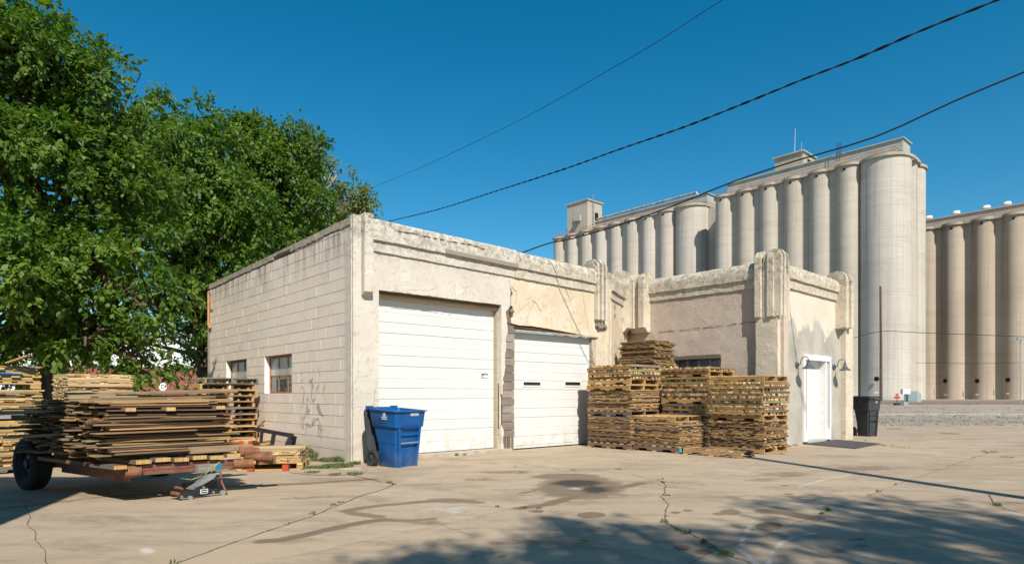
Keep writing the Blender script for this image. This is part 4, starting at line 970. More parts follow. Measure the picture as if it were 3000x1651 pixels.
for y in (-.065,-.03,.005,.04,.075): pr += [(.325,y-.012),(.325,y+.012),(.318,y+.013),(.318,y+.021)]
pr += [(.322,.09),(.30,.115),(.265,.125),(.215,.115),(.19,.09)]
lathe(b,pr,48); b.build('tyre',M_RUBBER,wl,weld=True,auto=35)
b=MB(); lathe(b,[(.19,-.075),(.175,-.06),(.165,-.02),(.12,-.015),(.10,-.035),(.06,-.04),(.055,-.07),(.0,-.072)],32); b.build('rim',m_paint('dirty_black_rim',(.035,.033,.03),.6,.4,.3,9),wl,weld=True,auto=35)
w2=copy_tree(wl,trl); w2.location=tuple(Vector((.537,.843,0))*1.6+Vector((0,0,.325))); w2.rotation_euler=(0,0,math.atan2(TR.y,TR.x)+math.pi)
def tl(a,d,z): return TR*a+TD*d+Vector((0,0,z))       # trailer coordinates from the wheel's foot
zf_=.36; A1=2.12; D0=.12; D1=1.22
M_TRED=m_paint('rusty_red_steel',(.17,.075,.05),.6,.35,.35,5,rust=((.36,.055,.03),.57),bumpy=.25)
tb('front_rail',M_TRED,lambda b:(b.hexa(tl(A1,(D0+D1)/2+.0,zf_),TD*((D1-D0)/2+.1),TR*.025,(0,0,.055)),b.hexa(tl(A1+.027,(D0+D1)/2,zf_-.0),TD*((D1-D0)/2),TR*.004,(0,0,.004))))
tb('side_rail',M_TRED,lambda b:b.hexa(tl(.9,D0+.03,zf_-.02),TR*1.2,TD*.025,(0,0,.05)))
tb('side_rail',M_TRED,lambda b:b.hexa(tl(.7,D1,zf_-.02),TR*1.4,TD*.025,(0,0,.05)))
for k in range(4): tb('cross_member',M_TRED,lambda b:b.hexa(tl(-.6+k*.75,(D0+D1)/2,zf_-.02),TD*(D1-D0)*.49,TR*.03,(0,0,.035)))
tb('axle',M_RUST,lambda b:b.tube([tl(0,.05,.325),tl(.2,1.5,.325)],.035,10))
for d_ in (.0,): tb('rail_bracket',M_RUST,lambda b:b.tube([tl(A1+.02,D0-.06,zf_-.01),tl(A1+.02,D0+.10,zf_-.01)],.06,12))
tb('hitch_tube',M_RUST,lambda b:b.tube([tl(A1+.02,D1-.03,zf_+.0),tl(A1+.03,D1+.2,zf_-.01)],.06,12))
tb('hitch_tube',M_RUST,lambda b:b.tube([tl(A1-.0,D1+.12,zf_+.09),tl(A1+.05,D1+.42,zf_+.06)],[.05,.065],12))
tb('hitch_coupler',M_RUST,lambda b:(b.tube([tl(A1,D1+.05,zf_+.15),tl(A1+.02,D1+.28,zf_+.13)],[.075,.05],12),b.hexa(tl(A1,D1+.38,zf_+.02),TD*.10,TR*.04,(0,0,.05))))
tb('safety_chain',M_RUST,lambda b:b.tube([tl(A1+.03,D1-.18,zf_-.05),tl(A1+.05,D1-.17,.15),tl(A1+.1,D1-.14,.02)],.012,6))
tb('wooden_deck_edge',WOOD,lambda b:[b.hexa(tl(.32+k*.55,D0-.12-(.02*(k%2)),zf_+.055),TR*.27,TD*.06,(0,0,.02),random.choice(C_WEA+C_GREY),END_Y[2]) for k in range(4)])
tb('lower_plank',m_paint('red_stained_wood',(.24,.10,.06),.85,.2,.3,6),lambda b:b.hexa(tl(1.2,D0+.05,zf_-.10),TR*.8,TD*.012,(0,0,.03)))
# load: long planks across the trailer (parallel TD), near ends ragged
PLK=[(.22,.135,.08),(.28,.18,.10),(.16,.10,.065),(.36,.23,.12),(.22,.165,.10),(.24,.205,.11),(.42,.27,.135),(.12,.08,.055),(.28,.20,.125)]
zb0=zf_+.085; 
O=wc
def plank(a,d,z,L,wd,th,tilt=0,yaw=0,col=None,score=1,roll=0,end=None,label=None,group=None):
    tv=random.uniform(.7,1.2); col=col or tuple(x*tv for x in random.choice(PLK)); m=Matrix.Rotation(yaw,3,'Z'); A=(m@TD); B=(m@TR)
    A=(A+Vector((0,0,tilt))).normalized(); Bq=(B+Vector((0,0,roll))).normalized(); Cq=A.cross(Bq).normalized()
    tv=random.uniform(.8,1.5); ec=end or (tuple(x*tv for x in col) if random.random()<.72 else (.46,.29,.12))
    put('plank',O+tl(a,d+L/2,z),A*(L/2),Bq*(wd/2),Cq*(th/2),col,ec,label or 'long weathered plank in the pile on the trailer',group or 'planks piled on the trailer',score)
# timbers at the bottom along the trailer (their blunt ends look towards the front)
for k in range(6):
    d=.22+k*.19; L=random.uniform(.35,.55); put('timber',O+tl(A1-.12-L/2+.1,d,zb0+.01+(k%2)*.012),TR*(L/2+.1),TD*.075,Vector((0,0,.022)),random.choice(C_WEA),(.55,.36,.14),'short timber block end sticking out under the planks above the front rail','timber blocks above the trailer front rail',1)
z=zb0+.055; lay=0
while z<1.13:
    th=random.uniform(.014,.021); a=.05; fr_=(z-zb0)/(1.2-zb0)
    inset=.0 if z<.95 else (z-.90)*1.4
    a=.02+inset*1.2
    nrow=0
    while a<A1-.12-inset*.4:
        wd=random.uniform(.085,.145); L=random.choice((1.22,1.26,1.30,1.12,1.0)) ; front=a+wd>=A1-.30-inset*.4
        d=D0-.20+random.uniform(-.12,.12)+(random.random()<.06)*random.uniform(-.2,.0)+(.15*math.sin(z*23+a*2.0))*.3
        if front and random.random()<.5: L=random.uniform(1.2,1.34); d=D0-.16+random.uniform(-.10,.10)
        gaussz=.006*math.sin(a*7+z*30)
        plank(a+wd/2,d,z+gaussz+(a/A1)*0.0,L,wd,th*.84,yaw=random.gauss(0,.035),tilt=random.gauss(0,.007),score=(3 if front else .12/(1+a)),roll=random.uniform(-.02,.02)); a+=wd+random.uniform(.0,.02)
    z+=th+.0022; lay+=1
ztop=z
# loose crown of longer planks
for (a,d,dz,L,tl_,yw,rc) in ((1.9,-.15,-.05,1.4,.01,.03,None),(1.7,-.1,-.02,1.3,.02,-.06,None),(1.5,.12,.00,1.35,.015,.08,(.34,.27,.19)),(1.2,-.1,.025,1.4,.03,-.1,(.30,.25,.19)),(1.0,.3,.04,1.2,.035,.12,None),(1.35,.35,.055,1.1,.04,-.04,(.33,.26,.18)),(.7,.1,.045,1.4,.02,.04,None),(1.6,.45,.045,1.1,.02,.16,None)):
    plank(a,d,ztop+dz+.03,L,.15,.025,tilt=tl_,yaw=yw,col=rc,score=9,label='loose plank lying askew on top of the trailer pile',group='loose planks on top of the trailer pile')
for k,(a,d,z_) in enumerate(((1.98,.55,1.03),(1.96,1.1,1.04),(1.98,.15,1.03))): put('timber',O+tl(a,d,z_),TR*.10,TD*.05,Vector((0,0,.02)),C_WEA[0],(.58,.38,.16),'short spacer block wedged between planks high in the trailer pile','spacer blocks in the trailer pile',1)
for k in range(5):   # a few long ones jut out to the left
    zz_=(.80,.98,.99,1.0,.74)[k]; put('plank',O+tl(.3+.22*k,-.12,zz_+.001*k),(TD*.75+TR*-.45).normalized()*.62,(TR*.75+TD*.45).normalized()*.07,Vector((0,0,.011)),(.22,.19,.15),(.26,.22,.17),'grey plank jutting out over the wheel side of the trailer pile','planks jutting out of the trailer pile',9)
put('timber',O+tl(A1-.02,D1-.15,zf_+.19),TD*.34,TR*.05,Vector((0,0,.038)),(.27,.19,.12),(.35,.25,.15),'thick rough timber lying on the end of the trailer front rail','timbers on the trailer front rail',3)

# --- turn the list of wood into objects: the 300 of a kind that show largest are things, the rest one mass
names={'board':('stacked_board','board'),'batten':('batten','batten'),'pale_board':('pale_board','board'),'plank':('plank','plank'),'timber':('timber_block','block'),'red_end':('red_ended_board','board')}
rest_lab={'board':'mass of thin weathered boards packed inside the stacks by the garage wall','batten':'inner battens packed inside the stacks by the wing','pale_board':'mass of pale boards packed inside the left stacks','plank':'mass of old planks packed inside the trailer pile'}
for kd in names:
    it=[x for x in BOARDS if x[0]==kd]; it.sort(key=lambda x:-x[1]*1.0/max(1.0,x[2].y**2)*100)
    for x in it[:300]:
        b=MB(); b.hexa((0,0,0),x[3],x[4],x[5],x[6],x[7]); o=b.build(names[kd][0],WOOD,loc=x[2]); tag(o,x[8],names[kd][1],x[9])
    if len(it)>300:
        b=MB()
        for x in it[300:]: b.hexa(x[2],x[3],x[4],x[5],x[6],x[7])
        o=b.build(names[kd][0]+'_mass',WOOD); tag(o,rest_lab[kd],names[kd][1],None,'stuff')
    print(kd,len(it))
# blocks and jack under the trailer end
jk=gp(520,1468); jk2=gp(652,1450); jd=(jk2-jk).normalized(); jn=Vector((jd.y,-jd.x,0)); jl_=(jk2-jk).length; print('jack',jl_)
je=empty('trolley_jack',jk,0); tag(je,'low black and silver trolley jack on the concrete under the trailer end','jack')
sc_=jl_/.60
for off in (0,.17):
    b=MB(); b.prism([(x*sc_,y*sc_) for x,y in [(.0,.05),(.04,.035),(.12,.03),(.22,.03),(.24,.055),(.45,.04),(.60,.03),(.61,.07),(.52,.10),(.42,.115),(.36,.165),(.30,.165),(.22,.13),(.10,.12),(.03,.11)]],jn*(.0-off),jd,(0,0,1),jn*-.008); b.build('side_plate',M_BLACK,je)
b=MB(); b.prism([(x*sc_,y*sc_) for x,y in [(.18,.13),(.24,.12),(.50,.24),(.53,.28),(.50,.305),(.44,.30),(.30,.19)]],jn*-.03,jd,(0,0,1),jn*-.11); b.build('lift_arm',M_GREYMET,je)
b=MB(); b.tube([jd*(.50*sc_)+jn*-.085+Vector((0,0,.30*sc_)),jd*(.50*sc_)+jn*-.085+Vector((0,0,.335*sc_))],.045,12); b.build('saddle',M_BLACK,je)
for (x,off,r) in ((.58,.03,.033),(.58,-.20,.033),(.15,.02,.024),(.15,-.19,.024)):
    c=jd*(x*sc_)+jn*off+Vector((0,0,r+.002)); b=MB(); b.tube([c-jn*.014,c+jn*.014],r,14); b.build('roller',M_GREYMET,je,auto=40)
b=MB(); b.tube([jd*.03+jn*.0+Vector((0,0,.075)),jd*.03+jn*-.18+Vector((0,0,.075))],.022,12); b.tube([jd*.10+jn*-.09+Vector((0,0,.12)),jd*.02+jn*-.09+Vector((0,0,.15))],.017,10); b.build('handle_socket',M_RUST,je,auto=40)
b=MB(); q0=jd*(.30*sc_)+jn*.0006+Vector((0,0,.065*sc_)); b.hexa(q0+jd*.04+Vector((0,0,.02)),jd*.045,(0,0,.026),jn*.0015,(.78,.78,.76)); 
for k in (0,1): b.hexa(q0+jd*.04+Vector((0,0,.008+.024*k))+jn*.0016,jd*.038,(0,0,.007),jn*.001,(.03,.03,.03))
b.build('sticker',M_COLOR,je)
for (x,zc_) in ((.335,.14),(.47,.06),(.05,.055)):
    c=jd*(x*sc_)+jn*.0+Vector((0,0,zc_*sc_)); b=MB(); b.tube([c,c+jn*.012],.013,10); b.build('bolt',M_GREYMET,je)
p=jk+jd*(.50*sc_)+jn*-.085; b=MB(); b.hexa((0,0,0),jd*.15,(0,0,.042),jn*.06,(.30,.28,.25)); b.hexa(jd*.105,jd*.047,(0,0,.0425),jn*.0605,(.03,.24,.42)); q=b.build('wood_block',WOOD,loc=p+Vector((-.03,-.02,.335*sc_+.045))); tag(q,'wood block with a blue painted end between the jack and the trailer rail','block')
b=MB(); b.hexa((0,0,0),jd*.19,(0,0,.05),jn*.06,(.27,.18,.12),(.33,.17,.08)); q=b.build('wood_block',WOOD,loc=gp(578,1438)+Vector((-.02,.1,.052))); tag(q,'brown squared timber block lying on the concrete behind the trolley jack','block')
wv_=[]; 
for j,(cc_,dy) in enumerate((((.10,.24,.20),0),((.60,.42,.05),.02),((.55,.38,.05),-.015))):
    P0=at(640,1353,7.3); P1=at(600,1385,7.2); P2=at(560,1404,7.15); P3=at(530+8*j,1400,7.15); b=MB()
    pts=[P0+Vector((0,0,dy)),P0.lerp(P1,.5)+Vector((0,0,.03*(j+1)-.06)),P1+Vector((0,0,dy*2)),P2,P3+Vector((0,0,dy*.4))] if j!=1 else [P0+Vector((.02,0,.01)),P0+Vector((-.04,-.03,-.05)),P0+Vector((-.07,-.03,-.11))]
    b.tube(pts,.0032,6,cc_); wv_.append(b)
we=empty('trailer_wires',(0,0,0)); bpy.data.objects.remove(we)
b=MB()
for x in wv_: 
    n0=len(b.v); b.v+=x.v; b.f+=[tuple(n0+i for i in f) for f in x.f]; b.c+=x.c; b.uv+=x.uv
b.build('wiring',M_COLOR,trl).location=-wc

# ================================================================== BLACK RACK LEANING ON THE WALL, TAP, TIMBER, STICK
rk=empty('steel_rack',gp(790,1335),0); tag(rk,'black angle iron rack leaning against the foot of the block wall','rack')
def wl2(px,py,Y): return at(px,py,Y)-rk.location
tp=[(735,1254,12.9),(860,1277,11.95)]
a_,c_=wl2(*tp[0]),wl2(*tp[1]); M_IRON=m_paint('black_iron',(.022,.022,.024),.5,.45,.3,8,rust=((.12,.12,.12),.7))
b=MB(); d_=(c_-a_); b.hexa((a_+c_)/2,d_/2,(0,.006,0),(0,0,.035)); b.hexa((a_+c_)/2+Vector((0,.03,.035)),d_/2,(0,.03,0),(0,0,.004)); b.build('top_bar',M_IRON,rk)
for (px,py,Y,px2,py2,Y2,wd) in ((768,1262,12.6,764,1298,12.7,.03),(803,1268,12.35,797,1303,12.4,.04),(855,1275,12.0,838,1315,12.0,.06),(862,1277,11.95,856,1310,12.1,.05)):
    p0,p1=wl2(px,py,Y),wl2(px2,py2,Y2); b=MB(); d_=(p1-p0); b.hexa((p0+p1)/2,d_/2,(wd,.0,0),(0,.01,0)); b.build('leg',M_IRON,rk)
wt_=loc2w(XW-.02,T(752,XW)-.1,0); b=MB(); sp=at(752,1265,13.35); b.tube([sp+Vector((0,0,-.35)),sp,sp+Vector((.04,-.0,.12)),sp+Vector((.10,-.02,.15)),sp+Vector((.16,-.02,.14))],.022,8); b.hexa(sp+Vector((.14,-.02,.21)),(.005,0,.02),(0,.03,0),(.03,0,.02)); q=b.build('water_tap',M_RUST); tag(q,'rusty brown standpipe with a tap beside the block wall','tap')
b=MB(); tq=gp(905,1338); b.hexa((0,0,.055),W*.33,U*.05,(0,0,.055),(.20,.165,.125)); q=b.build('railway_sleeper',WOOD,loc=tq+Vector((-.02,.12,0))); tag(q,'short greyed timber lying along the foot of the block wall','timber')
b=MB(); b.hexa((0,0,.012),Vector((.16,.0,0)),(0,.012,0),(0,0,.006),(.62,.50,.30)); q=b.build('wood_splinter',WOOD,loc=gp(1030,1374)); tag(q,'pale wood splinter on the ground at the garage corner','splinter')
for (px,py,L,an,lab) in ((1607,1348,.12,.3,'thin stick on the concrete in front of the second door'),(1705,1591,.10,.1,'longer of two orange wood chips in the foreground shade'),(1712,1583,.07,.3,'shorter of two orange wood chips in the foreground shade'),(1640,1458,.03,0,'tiny pale chip on the dark oil stain'),(2620,1256,.5,-.1,'dark rod lying on the far concrete beyond the black bin')):
    b=MB(); b.hexa((0,0,.01),Vector((math.cos(an),math.sin(an),0))*L/2,Vector((-math.sin(an),math.cos(an),0))*.008,(0,0,.004),(.50,.31,.10) if px!=2620 else (.06,.05,.045)); q=b.build('wood_chip' if px!=2620 else 'rod',WOOD,loc=gp(px,py)); tag(q,lab,'chip' if px!=2620 else 'rod')

# ================================================================== BINS
def rrect(hx,hy,r,n=4):
    out=[]
    for (cx,cy,a0) in ((hx-r,hy-r,0),(-hx+r,hy-r,90),(-hx+r,-hy+r,180),(hx-r,-hy+r,270)):
        for k in range(n+1): a=R(a0+90*k/n); out.append((cx+r*math.cos(a),cy+r*math.sin(a)))
    return out
def loft(b,rings,col=(1,1,1),cap0=True,cap1=False):
    n=len(rings[0]); base=len(b.v)
    for r in rings: b.v += [tuple(p) for p in r]
    for i in range(len(rings)-1):
        for k in range(n):
            k2=(k+1)%n; b.f.append((base+i*n+k,base+i*n+k2,base+(i+1)*n+k2,base+(i+1)*n+k)); b.c.append(col); b.uv.append([(0,0)]*4)
    if cap0: b.f.append(tuple(base+k for k in reversed(range(n)))); b.c.append(col); b.uv.append([(0,0)]*n)
    if cap1: m=len(rings)-1; b.f.append(tuple(base+m*n+k for k in range(n))); b.c.append(col); b.uv.append([(0,0)]*n)
def text_mesh(txt,size,mat,parent,loc,rot,name='number',depth=.001):
    cu=bpy.data.curves.new('t','FONT'); cu.body=txt; cu.size=size; cu.align_x='CENTER'; cu.align_y='CENTER'; cu.extrude=depth
    to=bpy.data.objects.new('t',cu); COL.objects.link(to); dgp=bpy.context.evaluated_depsgraph_get(); me=bpy.data.meshes.new_from_object(to.evaluated_get(dgp)); bpy.data.objects.remove(to)
    me.materials.clear(); me.materials.append(mat); me.name=name; o=bpy.data.objects.new(name,me); link(o,parent); o.location=loc; o.rotation_euler=rot; return o
M_PRINT=m_paint('white_print',(.78,.78,.76),.6,.3,.03,5)
def wheel_part(parent,x,y,r,mat_hub):
    wl=empty('wheel',(x,y,r),0,parent); CH.setdefault(parent.name,[]).append(wl)
    def lat(prof,n=28):
        b=MB()
        for i in range(len(prof)-1):
            for k in range(n):
                def p(i,k): a=2*math.pi*k/n; return (prof[i][1],prof[i][0]*math.cos(a),prof[i][0]*math.sin(a))
                b.face([p(i,k),p(i,k+1),p(i+1,k+1),p(i+1,k)])
        return b
    sg=-1 if x<0 else 1
    lat([(r*.74,.03*sg),(r*.9,.03*sg),(r,.018*sg),(r,-.018*sg),(r*.9,-.03*sg),(r*.74,-.03*sg),(r*.74,.03*sg)]).build('tyre',M_RUBBER,wl,weld=True,auto=40)
    b=lat([(0,.022*sg),(r*.18,.024*sg),(r*.2,.005*sg),(r*.74,.0)]);
    for k in range(8):
        a=2*math.pi*k/8; c=Vector((.012*sg,math.cos(a)*r*.45,math.sin(a)*r*.45)); d=Vector((0,math.cos(a),math.sin(a))); e=Vector((0,-math.sin(a),math.cos(a))); b.hexa(c,d*r*.29,e*r*.045,Vector((.008,0,0)))
    b.build('hub',mat_hub,wl)
def bin_(name,loc,rz,mat,lid_mat,label,H=1.0,open_lid=True,wid=.66,dep=.72,num='000500'):
    """local: +x right, -y front (towards the viewer), wheels at the back"""
    e=empty(name,loc,rz); tag(e,label,'wheelie bin')
    b=MB(); rings=[]
    def ring(z,hw,y0,y1,r=.06): return [Vector((x,(y0+y1)/2+y,z)) for x,y in rrect(hw,(y1-y0)/2,r)]
    hw0=wid*.385; hw1=wid*.455
    lv=[(0.0,hw0-.015,-.23,.16),(.02,hw0,-.24,.17),(.40*H,hw0+.012,-.255,.215),(.405*H,hw0+.018,-.262,.218),(.66*H,hw1,-.28,.27),(.67*H,hw1,-.282,.272)]
    for (z,hw,y0,y1) in lv: rings.append(ring(z,hw,y0,y1,.05))
    hx=wid*.5
    rings.append(ring(.70*H,hx+.005,-.325,.30,.05)); rings.append(ring(.93*H,hx+.025,-.345,.33,.05)); rings.append(ring(.965*H,hx+.03,-.352,.335,.05)); rings.append(ring(.968*H,hx+.055,-.378,.355,.06)); rings.append(ring(.985*H,hx+.055,-.378,.355,.06)); rings.append(ring(.986*H,hx+.02,-.335,.32,.05))
    rings.append(ring(.70*H,hx-.02,-.30,.27,.05)); rings.append(ring(.3*H,hw0,-.2,.15,.05))
    for r_ in rings[6:]:
        for p in r_: p.z += (p.y)*.055
    loft(b,rings,cap0=True,cap1=True); b.build('body',mat,e,auto=38)
    # front recess frame: two proud side rails, sunken panel shown by ledges, steel bar
    fb=MB(); zt=.72*H
    def fy(z): return -.24-.045*(z/(.66*H))-.0
    for sx in (-1,1):
        fb.hexa(Vector((sx*hw0*.86,fy(.33)-.014,.36*H)),Vector((sx*.028,-.022,.36*H)),Vector((.022,0,0)),Vector((0,.024,0)))
    fb.hexa(Vector((0,fy(.5)-.012,.555*H)),Vector((hw0*.82,0,0)),Vector((0,.02,0)),Vector((0,0,.010))); fb.build('front_rails',mat,e,auto=30)
    db=MB(); db.hexa(Vector((0,fy(.66)-.030,.69*H)),Vector((hw0*.74,0,0)),Vector((0,.012,0)),Vector((0,0,.028))); 
    if open_lid: db.build('grab_recess',m_paint('recess_'+name,(.004,.05,.22) if open_lid else (.02,.02,.02),.6,.3,.1,5),e)
    bb=MB(); bb.tube([(-hw0*.80,fy(.4)-.035,.415*H),(hw0*.80,fy(.4)-.035,.415*H)],.014,10); bb.build('lift_bar',M_GREYMET if open_lid else M_BLACK,e,auto=40)
    ax=MB(); ax.tube([(-hw0-.06,.27,.13),(hw0+.06,.27,.13)],.012,8); ax.build('axle',M_GREYMET,e)
    ab=MB(); ab.box(-hw0*.9,hw0*.9,.15,.26,.10,.18); ab.build('axle_block',mat,e)
    for sx in (-1,1): wheel_part(e,sx*(hw0+.06),.27,.135,M_DGREY)
    hb=MB()
    for sx in (-1,1): hb.hexa(Vector((sx*hx*.86,.385,.985*H+.022)),Vector((.04,0,0)),Vector((0,.055,0)),Vector((0,0,.032)))
    hb.tube([(-hx*.86,.40,.985*H+.02),(hx*.86,.40,.985*H+.02)],.017,8); hb.build('handle',mat,e,auto=35)
    if open_lid:
        lb=MB(); prof=rrect(.36,.36,.09,5); P=[]
        lb.prism([(x*.92,y*1.02-.30) for x,y in prof],Vector((0,.43,.93*H)),Vector((1,0,0)),Vector((0,.13,1)).normalized()*1.0,Vector((0,.035,-.0)))
        lb.prism([(x*.74,y*.82-.32) for x,y in prof],Vector((0,.43+.034,.93*H)),Vector((1,0,0)),Vector((0,.13,1)).normalized(),Vector((0,.05,0)))
        lb.build('lid',lid_mat,e,auto=30)
    else:
        lb=MB(); lb.prism(rrect(hx+.06,.40,.07,5),Vector((0,-.01,.995*H)),(1,0,0),(0,1,.02),(0,0,.03)); lb.prism(rrect(hx-.02,.33,.07,5),Vector((0,-.01,1.024*H)),(1,0,0),(0,1,.02),(0,0,.03)); lb.build('lid',lid_mat,e,auto=30)
    text_mesh(num,.062 if open_lid else .07,M_PRINT,e,Vector((.07,-.353,.895*H)),(R(90),0,0))
    return e
bo=gp(1196,1372); bin_('recycling_bin',(-1.93,10.62,0),R(52),M_BLUE,M_DGREY,'scuffed blue wheelie bin with its lid open in front of the big garage door',H=.965,wid=.62)
be=bpy.data.objects['recycling_bin']
lg=MB()
for a in range(14):
    q0=2*math.pi*a/14; q1=2*math.pi*(a+1)/14; 
    lg.face([(0,.034*math.cos(q0),.034*math.sin(q0)),(0,.034*math.cos(q1),.034*math.sin(q1)),(0,.024*math.cos(q1),.024*math.sin(q1)),(0,.024*math.cos(q0),.024*math.sin(q0))][::-1])
for k in (-1,0,1): lg.face([(0,k*.012-.004,-.02),(0,k*.012+.004,-.02),(0,k*.012+.004,.022),(0,k*.012-.004,.022)][::-1])
lgo=lg.build('emblem',M_PRINT,be,loc=Vector((-.339,-.07,.875)))
text_mesh('MIDWEST',.034,M_PRINT,be,Vector((-.338,-.07,.825)),(R(90),0,R(-90)),'lettering'); text_mesh('DISPOSAL',.028,M_PRINT,be,Vector((-.337,-.07,.795)),(R(90),0,R(-90)),'lettering')
M_BBIN=m_paint('charcoal_plastic',(.045,.048,.053),.5,.35,.12,4,rust=((.075,.075,.075),.66))
bin_('rubbish_bin',(10.16,18.15,0),R(26),M_BBIN,M_BBIN,'charcoal wheelie bin with a closed lid behind the end pier of the garage',H=1.09,open_lid=False,wid=.66,num='2435').scale=(.74,.80,1.0)

# ================================================================== SILOS
RD=Vector((-.6695,.7428,0)); NE=Vector((.7428,.6695,0))     # RD: along the row away from us; NE: across, away from the camera
PITCH=5.92; Z0S=140.0
def silo_group(name,label,base,n,r,H,mat,mat2,big,gal,nlabel,first=0,endsilos=True,pitch=PITCH,gal_d=5.5,gal_h=4.9,gal_w=5.0,gx0=-4,rail=True,doors=(),deckz=None,hatch=False):
    """base: centre of the first row silo; the row runs along RD"""
    e=empty(name,base,0); tag(e,label,'grain elevator')
    ncyl=40
    def cyl(b,c,r,z0,z1):
        ring0=[Vector((c.x+r*math.cos(2*math.pi*k/ncyl),c.y+r*math.sin(2*math.pi*k/ncyl),z0)) for k in range(ncyl)]; ring1=[p+Vector((0,0,z1-z0)) for p in ring0]; loft(b,[ring0,ring1],cap0=False,cap1=True)
    for k in range(n):
        b=MB(); cyl(b,RD*(pitch*k),r,-.5,H-.6); b.build('silo',mat,e,auto=40)
    # link walls between the silos
    b=MB(); L=pitch*(n-1); b.hexa(RD*(L/2)+NE*(.4-.42*r)+Vector((0,0,H/2-.3)),RD*(L/2+r*.3),NE*(.4),Vector((0,0,H/2-.3))); b.build('link_wall',mat,e)
    bk=MB(); bk.hexa(RD*(L/2+(2.5 if n==6 else -2))+NE*(10.5 if n==6 else 6.5)+Vector((0,0,H/2-.3)),RD*(L/2+(6 if n==6 else 0)),NE*(5.0),Vector((0,0,H/2-.35))); bk.build('inner_bins',mat,e)
    if big:
        c0=RD*(-pitch*1.1)+NE*(big-r); 
        b=MB(); cyl(b,c0,big,-.5,H-.6); b.build('silo',mat,e,auto=40)
        if endsilos:
            b=MB(); cyl(b,c0+NE*(big*1.0)-RD*(big*.35),big*.62,-.5,H-.6); b.build('silo',mat,e,auto=40)
            b=MB(); cyl(b,c0+NE*(big*2.0)-RD*0,big,-.5,H-.6); b.build('silo',mat,e,auto=40)
    # roof deck follows the scallops with a small overhang
    b=MB(); pts=[]
    s0=-pitch*1.1 if big else -r
    samples=np.arange(s0-(big or 0)-.4,pitch*(n-1)+r+.4,.35)
    def front(s):
        best=None
        for k in range(n):
            d=s-pitch*k
            if abs(d)<r+.35: v=-math.sqrt((r+.35)**2-d*d); best=v if best is None else min(best,v)
        if big:
            d=s+pitch*1.1
            if abs(d)<big+.35: v=(big-r)-math.sqrt((big+.35)**2-d*d); best=v if best is None else min(best,v)
        return best
    last=None
    for s_ in samples:
        f=front(s_)
        f=3.0 if f is None else f
        f=min(f,-.80*r) if (s_>0 and s_<pitch*(n-1)) else f
        p=RD*s_+NE*f; 
        if last is not None:
            b.hexa((last+p)/2+NE*1.5+Vector((0,0,H-.3)),(p-last)/2,NE*1.6,Vector((0,0,.3)))
        last=p
    b.hexa(RD*(L/2)+NE*(7)+Vector((0,0,H-.28)),RD*(L/2+r),NE*(6.8),Vector((0,0,.28)))
    if big and endsilos:
        for q in (1.0,2.0):
            c=c0+NE*(big*q); rr=[Vector((c.x+(big+.35)*math.cos(2*math.pi*k/28),c.y+(big+.35)*math.sin(2*math.pi*k/28),H-.59)) for k in range(28)]; loft(b,[rr,[p+Vector((0,0,.6)) for p in rr]],cap0=True,cap1=True)
    b.build('roof_deck',M_SILOTOP,e)
    # gallery on the roof
    g0=s0-(big*.5 if big else -1)+gx0*0; g1=pitch*(n-1)+r
    b=MB(); gc=RD*((g0+g1)/2)+NE*(gal_d+gal_w/2); b.hexa(gc+Vector((0,0,H+gal_h*.24)),RD*((g1-g0)/2),NE*(gal_w/2),Vector((0,0,gal_h*.24))); b.build('gallery_wall',M_SILOTOP,e)
    b=MB(); b.hexa(gc+Vector((0,0,H+gal_h*.74)),RD*((g1-g0)/2+.05),NE*(gal_w/2+.06),Vector((0,0,gal_h*.26))); b.hexa(gc+Vector((0,0,H+gal_h+.1)),RD*((g1-g0)/2+.4),NE*(gal_w/2+.4),Vector((0,0,.12))); b.build('gallery_cladding',M_GALV,e)
    if rail:
        b=MB(); ro=.4*r
        a0,a1=s0-(big or 0)*.6,g1-.5; k=a0
        ptA=[RD*a0+NE*(-r+1.0),RD*a1+NE*(-r+1.2)]
        for hh in (.6,1.25): b.tube([p+Vector((0,0,H+hh)) for p in ptA],.06,4)
        nn=int((a1-a0)/3)
        for i in range(nn+1):
            p=ptA[0].lerp(ptA[1],i/nn); b.tube([p+Vector((0,0,H)),p+Vector((0,0,H+1.28))],.07,4)
        if big: 
            q=RD*(a0)+NE*(gal_d-.2)
            for hh in (.6,1.25): b.tube([ptA[0]+Vector((0,0,H+hh)),q+Vector((0,0,H+hh))],.06,4)
        b.build('railing',M_ORANGE,e)
    for s_ in doors:
        b=MB(); p=RD*s_+NE*(gal_d-.06); b.hexa(p+Vector((0,0,H+gal_h*.24)),RD*1.5,NE*.05,Vector((0,0,gal_h*.17))); b.build('gallery_window',M_DARK,e)
    b=MB(); 
    for k in range(n): 
        p=RD*(pitch*k)-NE*(r+.02); b.hexa(p+Vector((0,0,H-1.3)),RD*.25,NE*.06,Vector((0,0,.22)))
    b.build('vent_hole',M_DARK,e); bpy.data.objects[b'' and '' or CH[e.name][-1].name]['kind']='stuff'
    return e
HB=CAMZ+(HY-474)/F*137.5
G1=silo_group('grain_elevator','tallest pale concrete grain elevator with a rooftop gallery and penthouse',at(2486,HY,Z0S).xy.to_3d(),6,PITCH*.41,HB,M_SILO,None,4.9,True,'',doors=(-4,7,16,26))
def px_on_row(base,px):   # s along RD from base where the row meets the picture column px
    k=(px-HX)/F; return (k*base.y-base.x)/(RD.x-RD.y*k)
bA=at(1958,HY,Z0S*1.275).xy.to_3d()
HA=CAMZ+(HY-612)/F*(bA.y-2.5)
G2=silo_group('grain_elevator','farthest pale grain elevator with a square head tower at its left end',bA,8,PITCH*.43,HA,M_SILO,None,4.6,True,'',gal_h=4.2,endsilos=False,doors=(-4,))
bC=at(2706,HY,166).xy.to_3d()
